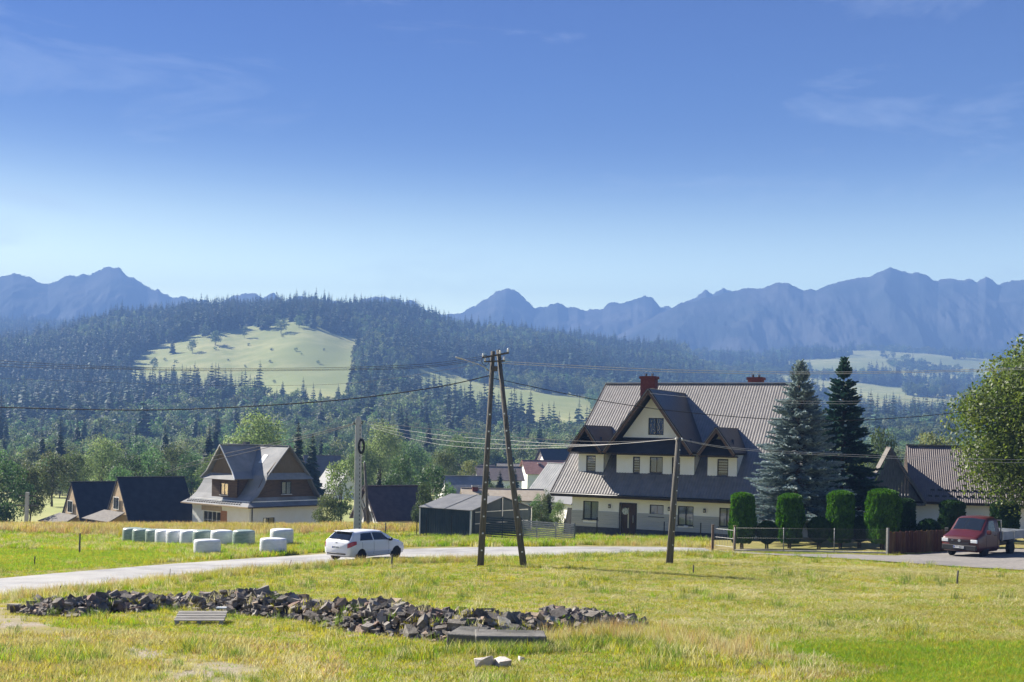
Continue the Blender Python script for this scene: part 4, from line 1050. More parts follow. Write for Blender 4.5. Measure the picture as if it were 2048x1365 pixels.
for side in (0, 1):
    pts = [((b if side == 0 else S_-b), .60, ze+z+.03) for b, z in prof[1:]]
    for k in range(len(pts)-1): MB().bar(pts[k], pts[k+1], .09, .10).build('rake_trim', M_['roof_grey'], HW)
# cross gable on the left facade
ca, cb, cm_ = 3.45, 7.75, 5.75
wall_holes('dormer_wall', M_['boards_brown'], HW, ca, cb, ze+.55, ze+2.85, [(5.0,6.3,ze+.95,ze+2.2)], y=1.25, th=.2, axis='y')
window(HW, 5.0, 6.3, ze+.95, ze+2.2, 1.25, M_['frame_dark'], 'lace', 1, M_['white_paint'], 'y')
for y_ in (ca, cb): MB().slab([(1.26,y_,ze+.6),(1.26,y_,ze+2.85),(2.95,y_,ze+2.85)], .1, Vector((0,1 if y_ == cb else -1,0))).build('dormer_cheek', M_['boards_brown'], HW)
MB().slab([(.35,ca-.75,ze+2.62),(.35,cb+.75,ze+2.62),(1.1,cb-.15,ze+3.25),(1.1,ca+.15,ze+3.25)], .05, Vector((-.6,0,.8))).build('pent_strip', M_['roof_grey'], HW)
MB().slab([(1.05,ca+.05,ze+3.1),(1.05,cb-.05,ze+3.1),(1.05,cm_,ze+6.0)], .1, Vector((-1,0,0))).build('gable_boarding', M_['boards_vert'], HW)
for s_, ye in ((-1, ca-.75), (1, cb+.75)):
    ym = cm_ + s_*2.15
    P4 = [(.72, cm_, ze+6.15), (mid, cm_, ze+6.15), (3.15, ym, ze+3.45), (.72, ym, ze+3.45)]; Q4 = [(.72, ym, ze+3.45), (3.15, ym, ze+3.45), (2.9, ye, ze+2.72), (.35, ye, ze+2.72)]
    for q in (P4, Q4):
        MB().slab(q if s_ > 0 else q[::-1], .07).build('dormer_roof', M_['roof_grey'], HW)
    MB().bar((.68, cm_, ze+6.18), (.68, ym, ze+3.48), .09, .08).build('rake_trim', M_['white_paint'], HW); MB().bar((.68, ym, ze+3.48), (.33, ye, ze+2.75), .09, .08).build('rake_trim', M_['white_paint'], HW)
MB().bar((mid, .6, ze+6.2), (mid, S_-.3, ze+6.2), .3, .08).build('ridge_cap', M_['roof_grey'], HW); MB().bar((.68, cm_, ze+6.21), (mid, cm_, ze+6.21), .28, .07).build('ridge_cap', M_['roof_grey'], HW)
sk = MB().mbox(Matrix.Translation((4.45, 3.3, ze+4.75)) @ Matrix.Rotation(R(-49), 4, 'Y'), 1.1, .7, .10).build('skylight', M_['white_paint'], HW)
MB().mbox(Matrix.Translation((4.41, 3.3, ze+4.80)) @ Matrix.Rotation(R(-49), 4, 'Y'), .9, .5, .05).build('pane', M_['glass'], sk)
for r_ in range(2):                                     # snow guards along the left eave
    for k in range(22):
        y_ = 1.6 + k*.42 + .2*r_; x_ = .25 + .28*r_
        MB().box(x_, x_+.05, y_, y_+.24, ze+x_*.42, ze+x_*.42+.13).build('snow_guard', M_['frame_dark'], HW)
MB().tube([(1.15,.78,ze-.12),(1.15,.78,-.6)], .05, 8).build('downpipe', M_['frame_dark'], HW, True)
MB().box(4.3,4.9,6.2,6.7,ze+5,ze+6.5).build('chimney', M_['plinth'], HW)

# ---------------------------------------------------------------- plainer houses
def gable_house(name, label, px_, py_, D, az, L, W, wall, roof_h, wm, rm, ov=.5, ox=None, group=None, wins_=(), chim=None, sunk=2.0, ribs=0, gm=None, zoff=None):
    """ridge along local x; origin at the near left wall corner; py_ is the picture row of the eave there; wins_: (facade 'f'/'g', u0, u1, z0, z1, frame)"""
    e = at(px_, py_, D)
    t = thing(name, label, 'house' if 'house' in name or 'cabin' in name else name.split('_')[-1], (e.x, e.y, e.z - wall), R(az), group)
    gm = gm or wm; ox = ov if ox is None else ox
    mb = MB(); mb.box(0, L, 0, W, -sunk, wall); mb.build('wall', wm, t)
    sl = roof_h/(W/2)
    for x in (0.0, L): MB().slab([(x-.003 if x == 0 else x+.003, 0.02, wall-.02),(x-.003 if x == 0 else x+.003, W-.02, wall-.02),(x-.003 if x == 0 else x+.003, W/2, wall+roof_h-.06)], .12, Vector((-1 if x == 0 else 1, 0, 0))).build('gable_wall', gm, t)
    zo = wall - ov*sl
    for s_ in (0, 1):
        ya, yb = (-ov, W/2) if s_ == 0 else (W+ov, W/2)
        if ribs:
            a, b = ((-ox, ya, zo+.05), (L+ox, ya, zo+.05)); c, d = ((-ox, yb, wall+roof_h+.05), (L+ox, yb, wall+roof_h+.05))
            if s_: ribbed('roof', rm, t, b, a, d, c, ribs, .05, .08)
            else: ribbed('roof', rm, t, a, b, c, d, ribs, .05, .08)
        else:
            q = [(-ox, ya, zo+.08), (L+ox, ya, zo+.08), (L+ox, yb, wall+roof_h+.08), (-ox, yb, wall+roof_h+.08)]
            MB().slab(q if s_ == 0 else q[::-1], .12).build('roof', rm, t)
    MB().bar((-ov, W/2, wall+roof_h+.10), (L+ov, W/2, wall+roof_h+.10), .25, .08).build('ridge_cap', rm, t)
    for w in wins_:
        f, u0, u1, z0, z1, fm = w
        if f == 'f': fr = MB().box(u0, u1, -.05, -.01, z0, z1).build('window', fm, t); MB().box(u0+.08, (u0+u1)/2-.03, -.058, -.052, z0+.08, z1-.08).box((u0+u1)/2+.03, u1-.08, -.058, -.052, z0+.08, z1-.08).build('pane', M_['dark_glass'], fr)
        else: fr = MB().box(-.17, -.13, u0, u1, z0, z1).build('window', fm, t); MB().box(-.178, -.172, u0+.08, (u0+u1)/2-.03, z0+.08, z1-.08).box(-.178, -.172, (u0+u1)/2+.03, u1-.08, z0+.08, z1-.08).build('pane', M_['dark_glass'], fr)
    if chim: 
        cx, cy_, h = chim; c_ = MB().box(cx-.3, cx+.3, cy_-.3, cy_+.3, wall, wall+roof_h+h).build('chimney', M_['brick'], t); MB().box(cx-.37, cx+.37, cy_-.37, cy_+.37, wall+roof_h+h-.15, wall+roof_h+h).build('chimney_cap', M_['concrete'], c_)
    return t
pmat('dark_glass', (.03,.035,.045), rough=.06, spec=.6)
# two dark cabins, each with a lit timber gable and a little shingled canopy
for (px_, py_, D, lbl) in ((258,1041,125,'dark navy roofed cabin with pale timber gable next to the shingled house'), (163,1046,132,'dark navy roofed cabin half hidden behind its twin')):
    c = gable_house('timber_cabin', lbl, px_, py_, D, 42, 7.5, 5.8, .5, 4.3, M_['wood_pale'], M_['roof_navy'], .3, .10, 'twin dark cabins', [('g', 2.2, 3.6, 1.45, 2.8, M_['frame_white'])])
    MB().slab([(-2.2,.1,.35),(-2.2,6.9,.35),(-.1,6.0,1.25),(-.1,.9,1.25)], .08, Vector((-.4,0,.9))).build('canopy', M_['shingle'], c)
    for y_ in (.5, 3.4, 6.2): MB().box(-2.0,-1.86,y_,y_+.14,-2,.32).build('canopy_post', M_['wood_pale'], c)
    for k in range(7):
        z_ = .62 + k*.09; 
        MB().slab([(-2.2+k*.3,.08+k*.115,.37+k*.129),(-2.2+k*.3,6.92-k*.13,.37+k*.129),(-1.9+k*.3,6.79-k*.13,.50+k*.129),(-1.9+k*.3,.2+k*.115,.50+k*.129)], .05, Vector((-.4,0,.9))).build('shingle_course', M_['shingle'], c)
# barn with dark slope, white end wall with black timbers
c = gable_house('dark_barn', 'barn with a dark purple brown roof and white timbered end wall', 757, 1034, 112, 36, 6.0, 4.6, .6, 2.7, M_['white_paint'], M_['roof_umber_dark'] if 'roof_umber_dark' in M_ else pmat('roof_umber_dark', (.05,.038,.045), (.07,.055,.06), 2, .6), .4)
for k in range(4): MB().bar((-.20, .3+k*.55, .1), (-.20, 1.6+k*.55, 2.0), .05, .10).build('timber', M_['frame_dark'], c)
MB().box(-.19, -.14, 1.6, 2.5, -.4, 1.3).build('window', M_['frame_dark'], c)
gable_house('village_house', 'reddish roofed village house with a big chimney behind the shingled house', 618, 948, 255, 20, 7, 8, 3.2, 3.8, M_['wall_white'], M_['roof_umber'], .6, None, None, [], (1.5,4,.9))
gable_house('village_house', 'village house with a dark roof and small cream gable beside the shingled house', 628, 978, 215, -52, 7, 5.5, 2.6, 3.6, M_['wall_cream'], M_['roof_navy'], .5, None, None, [('g', 2.2, 3.3, 2.9, 4.1, M_['frame_dark'])])
gable_house('village_house', 'grey roofed village house half behind the slim pale tree', 903, 948, 250, 8, 9, 7, 3.2, 1.9, M_['wall_white'], M_['roof_umber'], .5)
gable_house('village_house', 'low village house with a bright sheet metal roof behind the garage', 905, 991, 148, 25, 5, 6, 2.4, 2.2, M_['wall_white'], M_['roof_grey'], .4)
gable_house('village_house', 'long tan roofed shed right behind the metal garage', 930, 999, 128, 6, 8.5, 5, 1.6, 1.0, M_['wall_cream'], M_['roof_tan'] if 'roof_tan' in M_ else pmat('roof_tan', (.30,.25,.19), (.36,.31,.24), 2, .7), .3, None, None, [], (1.2,2,.4))
vh = gable_house('village_house', 'village house with striped ribbed roofs beside the A-frame pole', 1052, 994, 165, -62, 9, 7.5, 2.8, 4.6, M_['wall_cream'], M_['roof_grey'], .7, None, None, [('g', 3.0, 4.6, 2.9, 4.0, M_['frame_dark'])], None, 2, .55)
gable_house('village_house', 'village house with steep grey roof against the eave of the large house', 1092, 990, 160, -66, 8, 6.0, 2.8, 4.4, M_['wall_cream'], M_['roof_navy'], .6, None, None, [], None, 2)
gable_house('village_house', 'pale red tiled village house with a square chimney', 1055, 946, 260, 12, 9, 8, 3, 2.6, M_['wall_white'], M_['roof_red'], .5, None, None, [], (3.2,2.5,-.5))
gable_house('village_house', 'village house with a blue black roof highest above the village', 1098, 935, 265, 24, 10, 8, 3, 4.0, M_['wall_cream'], M_['roof_navy'], .6)
gable_house('village_house', 'long grey village roof seen between the legs of the A-frame pole', 1000, 941, 300, 5, 16, 8, 3, 1.6, M_['wall_white'], M_['shingle'], .5)
gable_house('village_house', 'brownish village roof between the spruces and the A-frame pole', 960, 958, 225, 10, 8, 7, 3, 2.2, M_['wall_white'], M_['roof_umber'], .5)
# far houses on the hillsides
def far_house(px_, py_, d0, d1, s, lbl, rm, grp=None):
    p = far_ground(px_, py_, d0, d1); t = thing('far_house', lbl, 'house', p, .4, grp, s)
    MB().box(-6,6,-4,4,-3,3.4).build('wall', M_['wall_white'], t)
    for s_ in (-1, 1):
        q = [(-6.6,s_*4.8,2.9),(6.6,s_*4.8,2.9),(6.6,0,7.0),(-6.6,0,7.0)]; MB().slab(q if s_ < 0 else q[::-1], .3).build('roof', rm, t)
    for x in (-6.02, 6.02): MB().slab([(x,-4,3.4),(x,4,3.4),(x,0,6.8)], .1, Vector((1 if x > 0 else -1,0,0))).build('gable_wall', M_['wall_white'], t)
    for k in range(3): MB().box(-4.5+k*3.6,-3.1+k*3.6,-4.06,-4.01,.6,2.2).build('window', M_['dark_glass'], t)
far_house(48, 820, 600, 1200, 1.0, 'white house with pale roof on the wooded slope above the cabins', M_['roof_grey'])
far_house(150, 822, 600, 1200, .9, 'white house with red roof on the wooded slope above the cabins', M_['roof_red'])
far_house(1470, 712, 1500, 3300, 1.4, 'tiny white house near the crest of the patchwork hills', M_['roof_navy'])
far_house(1527, 708, 1500, 3300, 1.3, 'tiny pale roofed house by the hilltop spruces', M_['roof_grey'])
far_house(128, 652, 2200, 3600, 2.2, 'large grey building on the hazy ridge behind the forest', M_['shingle'])

# ---------------------------------------------------------------- neighbour house on the right
e = at(1838, 1003, 82)
HR = thing('neighbour_house', 'cream house with umber ribbed roof and weathered wooden gable wing behind the pickup', 'house', (e.x, e.y, e.z-2.3), R(-14))
MB().box(-3.0, 10.5, .6, 8.0, -1.5, 2.5).build('wall', M_['wall_cream'], HR)
ribbed('roof_sheet', M_['roof_umber'], HR, (-.6, 0, 2.3), (11.2, 0, 2.3), (-.6, 4.3, 6.1), (11.2, 4.3, 6.1),   .14, .018)
MB().slab([(11.2,8.6,2.3),(-.6,8.6,2.3),(-.6,4.3,6.1),(11.2,4.3,6.1)], .08).build('roof_sheet', M_['roof_umber'], HR)
MB().bar((-.6,4.3,6.15),(11.2,4.3,6.15),.25,.07).build('ridge_cap', M_['roof_umber'], HR); MB().bar((-.3,.04,2.2),(11.2,.04,2.2),.05,.16).build('fascia', M_['fascia'], HR)
for r_ in range(2):
    for k in range(20):
        x_ = .6 + k*.46 + .2*r_; y_ = .35 + r_*.45; z_ = 2.3 + y_*.884
        MB().box(x_, x_+.28, y_, y_+.05, z_, z_+.14).build('snow_guard', M_['frame_dark'], HR)
# wooden gable wing: ridge runs back, front face toward the yard
gx0, gx1, gzb, gzt, gy = -3.4, .05, 2.35, 5.9, -.5
gm_ = -1.95
n = 17
for k in range(n):                                      # one board after another, cut to the gable slope
    xa = gx0 + (gx1-gx0)*k/n; xb = gx0 + (gx1-gx0)*(k+1)/n - .012
    def top(x): return gzb + (gzt-gzb) * (1 - abs(x-gm_)/((gx1-gm_) if x > gm_ else (gm_-gx0)))
    pts = [(xa, gy, gzb), (xb, gy, gzb), (xb, gy, max(gzb+.02, top(xb)-.08)), (xa, gy, max(gzb+.02, top(xa)-.08))]
    MB().slab(pts, .04 + .008*(k % 3), Vector((0,1,0)) if False else Vector((0,-1,0))).build('gable_board', M_['boards_grey'], HR)
MB().slab([(gm_, gy-.4, gzt+.05), (gm_, 4.3, gzt+.05), (gx1+.35, .55, gzb-.15), (gx1+.35, gy-.4, gzb-.15)][::-1], .07).build('wing_roof', M_['shingle'], HR)
MB().slab([(gm_, gy-.01, gzt+.05), (gm_, 4.3, gzt+.05), (gx0-.35, 4.3, gzb-.15), (gx0-.35, gy-.01, gzb-.15)], .07).build('wing_roof', M_['shingle'], HR)
for k in range(9):                                      # courses on the visible wing slope
    f0, f1 = k/9, (k+1)/9
    def q(f, y): return (gm_ + (gx1+.35-gm_)*f, y, gzt+.07 + (gzb-.15-gzt-.05)*f)
    MB().slab([q(f0, gy-.42), q(f0, 4.2-3.6*f0), q(f1, 4.2-3.6*f1), q(f1, gy-.42)][::-1], .03).build('shingle_course', M_['shingle'], HR)
MB().bar((gm_, gy-.38, gzt-.02), (gx1+.33, gy-.38, gzb-.2), .05, .14).build('rake_board', M_['boards_grey'], HR)
MB().box(gx0-.2, gx1+.3, gy-.35, .6, gzb-.32, gzb-.16).build('ledge', M_['boards_grey'], HR)
for k in range(5): MB().box(.0, 5.5, -1.2, -1.14, .0+k*.2, .12+k*.2).build('rail_board', M_['boards_grey'], HR)

# ---------------------------------------------------------------- metal garage
g = at(942.5, 1020.3, 82)
GA = thing('metal_garage', 'dark blue grey sheet metal garage with a low grey gable roof', 'garage', (g.x, g.y, g.z-2.15), R(53))
gw, gl_ = 6.9, 4.6                                       # gable along local x (dir 53), side along local y (dir 143)
MB().slab([(0,0,0),(gw,0,0),(gw,0,2.15),(gw/2,0,2.95),(0,0,2.15)], .04, Vector((0,-1,0))).build('gable_wall', M_['metal_anthracite'], GA)
MB().slab([(0,gl_,0),(gw,gl_,0),(gw,gl_,2.15),(gw/2,gl_,2.95),(0,gl_,2.15)], .04, Vector((0,1,0))).build('gable_wall', M_['metal_anthracite'], GA)
n = 22
for x, s_ in ((0, 0), (gw, 1)):
    V = []; Fq = []
    for k in range(n*2+1):
        y_ = gl_*k/(n*2); dx = -.02 if (k//1) % 2 else .0; V += [(x+dx, y_, 0), (x+dx, y_, 2.15)]
    Fq = [(2*k, 2*k+2, 2*k+3, 2*k+1) for k in range(n*2)]
    MB().add(V, Fq).build('side_sheet', M_['metal_anthracite'], GA)
for x_a, x_b in ((-.12, gw/2), (gw+.12, gw/2)):
    q = [(x_a,-.12,2.12),(x_a,gl_+.12,2.12),(x_b,gl_+.12,2.98),(x_b,-.12,2.98)]
    MB().slab(q[::-1] if x_a < 1 else q, .04).build('roof_sheet', M_['metal_garage_roof'] if 'metal_garage_roof' in M_ else pmat('metal_garage_roof', (.12,.12,.12), (.16,.16,.155), 1.5, .5), GA)
    MB().bar((x_a,gl_*.5,2.15),(x_b,gl_*.5,3.01),.05,.03).build('roof_seam', M_['gate_grey'], GA)
for x in (-.03, gw+.03): MB().box(x-.05, x+.05, -.06, .04, 0, 2.12).build('corner_trim', M_['metal_light'], GA)
MB().box(-.06,.04,gl_-.04,gl_+.06,0,2.12).build('corner_trim', M_['metal_light'], GA)
dd_ = MB().box(.35, gw-.35, -.03, -.005, .05, 2.0).build('garage_door', M_['metal_anthracite'], GA)
for x in (gw/2,): MB().box(x-.04, x+.04, -.06, -.032, .05, 2.9).build('door_post', M_['metal_light'], dd_)
for z_ in (1.95, 1.15): MB().box(.4, gw-.4, -.05, -.032, z_, z_+.05).build('door_rail', M_['metal_light'], dd_)
# ================================================================ poles and lines
pmat('pole_wood', (.085,.08,.07), (.15,.14,.125), 3, .9, .5, 12, .15, stretch=(5,5,.4))
pmat('pole_concrete', (.42,.41,.38), (.52,.50,.47), 3, .9, .35, 20, .15)
pmat('porcelain', (.70,.70,.68), rough=.25, spec=.5)
pmat('iron', (.06,.058,.055), (.10,.085,.07), 8, .7)
pmat('cable_dark', (.02,.02,.022), rough=.7)
pmat('cable_pale', (.42,.41,.40), rough=.5)
DP = 50.0
def P50(x, y, d=DP): return at(x, y, d)
base = ground(958, 1133)
AP = thing('utility_pole', 'weathered A-frame utility pole with two splayed legs beside the lane', 'pole', base)
def rel(p): return tuple(Vector(p) - base)
DL = base.y
lb, lt = P50(960, 1136, DL), P50(986, 703, DL); rb, rt = P50(1051, 1140, DL-.4), P50(991, 700, DL+.0)
lb.z -= .4; rb.z -= .4
MB().tube([rel(lb), rel(lb.lerp(lt, .5)), rel(lt)], [.155,.125,.095], 10).build('pole_leg', M_['pole_wood'], AP, True)
MB().tube([rel(rb), rel(rb.lerp(rt, .5)), rel(rt + Vector((.12, .1, 0)))], [.155,.125,.095], 10).build('pole_leg', M_['pole_wood'], AP, True)
MB().bar(rel(P50(983,738,DL-.05)), rel(P50(995,738,DL-.05)), .12, .22).build('clamp', M_['iron'], AP)
for f in np.linspace(.12, .72, 9):                      # bolt heads and white marks up both legs
    for (a, b) in ((lb, lt), (rb, rt)):
        q = a.lerp(b, f) + Vector((.02, -.15, 0)); MB().box(-.035, .035, -.02, .02, -.03, .03).build('bolt', M_['porcelain'], AP).location = rel(q)
ca_ = MB().bar(rel(P50(964,716,DL-.15)), rel(P50(1018,706,DL-.15)), .07, .07).build('crossarm', M_['iron'], AP)
MB().bar(rel(P50(968,724,DL-.1)), rel(P50(1010,722,DL-.1)), .06, .06).build('crossarm', M_['iron'], AP)
for (x, y) in ((966,711),(1000,705),(1016,701),(1008,717),(970,719)):
    ob = MB().lathe([(.02,-.02),(.05,0),(.03,.03),(.055,.06),(.03,.09),(.045,.12),(.02,.15)], 10).build('insulator', M_['porcelain'], AP, True); ob.location = rel(P50(x, y+3, DL-.15))
arm = [P50(977,742,DL-.1), P50(970,735,DL-.2), P50(955,728,DL-.25), P50(926,719,DL-.3)]
la = MB().tube([rel(p) for p in arm], .025, 8).build('lamp_arm', M_['steel'], AP, True)
MB().bar(rel(P50(911,714.5,DL-.32)), rel(P50(927,718.5,DL-.32)), .16, .07).build('lamp_head', M_['metal_light'], la, bevel=.02)
cl = [P50(971,721,DL-.25) + Vector((.16*math.cos(a), -.02*a/6, .22*math.sin(a))) for a in np.linspace(0, 12.5, 30)]
MB().tube([rel(p) for p in cl], .012, 5).build('cable_coil', M_['cable_dark'], AP, True)
# slim wooden pole before the big house
b2 = ground(1338, 1128)
t = thing('utility_pole', 'single leaning wooden pole in front of the large house', 'pole', b2)
tp = at(1357, 875, b2.y)
MB().tube([(0,0,-.4), tuple((tp-b2)*.5), tuple(tp-b2)], [.165,.135,.105], 10).build('shaft', M_['pole_wood'], t, True)
for f in np.linspace(.15, .9, 8):
    ob = MB().box(-.025, .025, -.02, .02, -.02, .02).build('bolt', M_['porcelain'], t); ob.location = (tp-b2)*f + Vector((.08, -.15, 0))
for dx in (-.12, .14):
    ob = MB().lathe([(.02,-.02),(.04,0),(.025,.03),(.045,.06),(.02,.10)], 10).build('insulator', M_['porcelain'], t, True); ob.location = (tp-b2) + Vector((dx, -.1, -.12))
# concrete pole with cable coil
b3 = ground(715, 1074); D3 = b3.y
t = thing('concrete_pole', 'pale concrete utility pole with a black cable coil behind the white car', 'pole', b3)
tp3 = at(717, 838, D3) - b3
mb = MB()
w0, w1 = .27, .20
mb.add([(-w0,-w0,-.5),(w0,-w0,-.5),(w0,w0,-.5),(-w0,w0,-.5),(tp3.x-w1,-w1,tp3.z),(tp3.x+w1,-w1,tp3.z),(tp3.x+w1,w1,tp3.z),(tp3.x-w1,w1,tp3.z)], [(0,3,2,1),(4,5,6,7),(0,1,5,4),(1,2,6,5),(2,3,7,6),(3,0,4,7)])
mb.build('shaft', M_['pole_concrete'], t, bevel=.03)
for k in range(26):
    f = .03 + k*.036; ob = MB().box(-.022, .022, -.01, .01, 0, .16).build('slot_shade', M_['dark_void'], t); ob.location = (tp3.x*f + .15, -(w0+(w1-w0)*f)-.004, tp3.z*f)  # dark bars laid on the face, painted as the shade inside slots
MB().box(tp3.x-.12, tp3.x+.12, -.14, .14, tp3.z, tp3.z+.18).build('cap', M_['pole_concrete'], t)
MB().bar((tp3.x-.32,-.12,tp3.z-.35),(tp3.x+.32,-.12,tp3.z-.35),.08,.08).build('crossarm', M_['iron'], t)
for dx in (-.3, .3):
    ob = MB().lathe([(.02,-.02),(.06,0),(.03,.04),(.06,.08),(.02,.13)], 10).build('insulator', M_['iron'], t, True); ob.location = (tp3.x+dx, -.12, tp3.z-.32)
cc = at(724, 893, D3) - b3
for r_ in (.40, .46, .52):
    MB().tube([(cc.x + r_*.42*math.cos(a), -.36, cc.z + r_*math.sin(a)) for a in np.linspace(0, 2*math.pi, 20)], .05, 6).build('cable_coil', M_['cable_dark'], t, True)
# wooden prop beside it
pb, pt_ = at(739, 1038, D3+8), at(729, 925, D3+8)
t = thing('utility_pole', 'thin weathered prop pole standing just behind the concrete pole', 'pole', pb); MB().tube([(0,0,-1.5), tuple(pt_-pb)], [.13,.09], 8).build('shaft', M_['pole_wood'], t, True)
MB().lathe([(.02,-.02),(.05,0),(.03,.04),(.05,.08),(.02,.1)], 8).build('insulator', M_['porcelain'], t).location = pt_-pb
# small pylon pole left of the cabins
pb, pt_ = at(52, 1052, 118), at(55, 985, 118)
t = thing('concrete_pole', 'small grey pole with crossarms beside the dark cabins', 'pole', pb); MB().bar((0,0,-1), tuple(pt_-pb), .3, .3).build('shaft', M_['pole_concrete'], t)
for f, w in ((.9, .9), (.6, 1.1)): MB().bar(((pt_-pb).x-w, 0, (pt_-pb).z*f), ((pt_-pb).x+w, 0, (pt_-pb).z*f), .1, .1).build('crossarm', M_['iron'], t)
# hilltop mast
pb = far_ground(1682, 690, 2000, 3400); h = 34/F*pb.y
t = thing('radio_mast', 'slim lattice radio mast with a round head on the hazy hilltop', 'mast', pb)
for k in range(4):
    a = math.pi/4 + k*math.pi/2; MB().tube([(2.6*math.cos(a),2.6*math.sin(a),-3),(.7*math.cos(a),.7*math.sin(a),h)], .35, 5).build('mast_leg', M_['steel'], t)
for k in range(8):
    z_ = h*k/8; r_ = 2.6 - 1.9*k/8; MB().tube([(r_*math.cos(a), r_*math.sin(a), z_) for a in np.linspace(math.pi/4, math.pi/4+2*math.pi, 5)], .22, 4).build('brace', M_['steel'], t)
MB().lathe([(1.0,h-1),(3.2,h),(3.2,h+2.5),(1.0,h+4)], 10).build('mast_head', M_['metal_light'], t)

def cable(pts, rad, m, lbl, sag=0.0, group=None):
    """pts are (column, row, distance); a smooth hanging line through them"""
    P = [at(*p) for p in pts]; out = []
    n = len(P)
    for i in range(n-1):
        p0, p1, p2, p3 = P[max(i-1,0)], P[i], P[i+1], P[min(i+2,n-1)]
        for k in range(10):
            u = k/10; out.append(.5*((2*p1) + (p2-p0)*u + (2*p0-5*p1+4*p2-p3)*u*u + (3*p1-p0-3*p2+p3)*u**3))
    out.append(P[-1]); c = out[len(out)//2].copy()
    ob = MB().tube([p - c for p in out], rad, 5, False).build('overhead_cable', m, None, True); ob.location = c
    return tag(ob, lbl, 'cable', group or 'overhead power lines')
D_ = DL
cable([(978,752,D_),(860,777,50),(650,803,49),(330,820,48),(0,815,47),(-400,800,46)], .022, M_['cable_dark'], 'thick black cable sagging from the A-frame pole across the wooded hill')
cable([(986,757,D_),(1210,803,52),(1400,828,53),(1620,842,54),(1800,836,54),(1960,820,54),(2300,780,54)], .016, M_['cable_dark'], 'black cable sagging from the A-frame pole across the large roof')
for k in range(2): cable([(1000,723+4*k,D_),(1290,738+4.5*k,52),(1560,744+4*k,54),(1800,743+3*k,56),(2048,736+3*k,58),(2400,722,60)], .012, M_['cable_pale'], ('upper' if k == 0 else 'lower') + ' of two pale wires running from the A-frame pole over the large roof ridge')
for k, (a, b, c_) in enumerate(((722,737,713),(727,740,717),(733,742,720))): cable([(966,c_,D_),(840,c_+16,51),(640,b-1,52),(400,b,54),(200,b-4,55),(0,a,56),(-400,a-22,58)], .009, M_['cable_dark'], ('top','middle','lowest')[k] + ' of three thin wires leaving the A-frame pole over the hill meadow')
cable([(965,728,D_),(700,767,60),(430,771,62),(180,764,64),(0,757,66),(-400,740,68)], .006, M_['cable_dark'], 'hair thin wire crossing the foot of the hill meadow')
for k in range(2): cable([(712,846+2*k,D3),(640,865+4*k,98),(520,893+6*k,108),(420,915+8*k,116),(330,944+2*k,124)], .028, M_['cable_dark'], ('upper' if k == 0 else 'lower') + ' of two dark cables from the concrete pole over the shingled roof')
cable([(720,843,D3),(850,857,80),(1000,873,70),(1200,884,60),(1357,879,b2.y)], .015, M_['cable_dark'], 'dark cable between the concrete pole and the slim wooden pole')
for k in range(3): cable([(722,846+2*k,D3),(860,868+9*k,80),(1000,880+9*k,70),(1180,890+4*k-k*3,60),(1357,878,b2.y)], .008, M_['cable_pale'], ('upper','middle','lower')[k] + ' pale wire strung before the lower dormers to the slim pole')
for k in range(2): cable([(1357,878+k,b2.y),(1480,897+3*k,54),(1740,911+4*k,58),(2048,920+6*k,62),(2300,920,66)], .009, M_['cable_pale'], ('upper' if k == 0 else 'lower') + ' pale wire from the slim pole past the spruces')
for k in range(2): cable([(1300,777+10*k,70),(1480,797+6*k,68),(1700,803+5*k,66),(1960,787+9*k,66),(2300,750,66)], .007, M_['cable_pale'], ('upper' if k == 0 else 'lower') + ' faint wire crossing the tops of both spruces')

# ================================================================ fences and posts
t = thing('slatted_gate', 'grey horizontal slat gate between the garage and the large house', 'gate', ground(1045, 1087, 60, 90))
ga, gb = at(1045, 1086, 76.5), at(1148, 1087, 74.0)
ga.z = gz(ga.x, ga.y); gb.z = gz(gb.x, gb.y) ; t.location = ga; v = gb - ga; L = Vector((v.x, v.y)).length; t.rotation_euler = (0, 0, math.atan2(v.y, v.x))
hg = 44/F*75
for k in range(11): MB().box(0, L, -.015, .015, .10 + k*(hg-.1)/11, .10 + k*(hg-.1)/11 + (hg-.1)/11*.66).build('slat', M_['gate_grey'], t)
for x in (0, L*.27, L*.64, L): MB().box(x-.035, x+.035, .016, .07, -.3, hg+.02).build('post', M_['gate_grey'], t)
t2 = thing('slatted_fence', 'dark slatted fence panels in front of the garage gable', 'fence', ga, t.rotation_euler.z + R(8))
for k in range(9): MB().box(-3.0, -.12, .0, .02, .12 + k*.15, .12 + k*.15 + .09).build('slat', M_['metal_anthracite'], t2)
for x in (-3.0, -1.55, -.15): MB().box(x-.03, x+.03, .021, .06, -.3, 1.5).build('post', M_['metal_anthracite'], t2)
for (px_, py0, py1, D) in ((836,1030,1078,84),(855,1028,1082,81.5),(905,1031,1083,80.5)):
    p = onland(px_, D); o = thing('fence_post', 'thin dark steel post along the garage side', 'post', p, 0, 'posts along the garage'); MB().box(-.03,.03,-.03,.03,-.3,at(px_, py0, D).z-p.z).build('shaft', M_['frame_dark'], o)
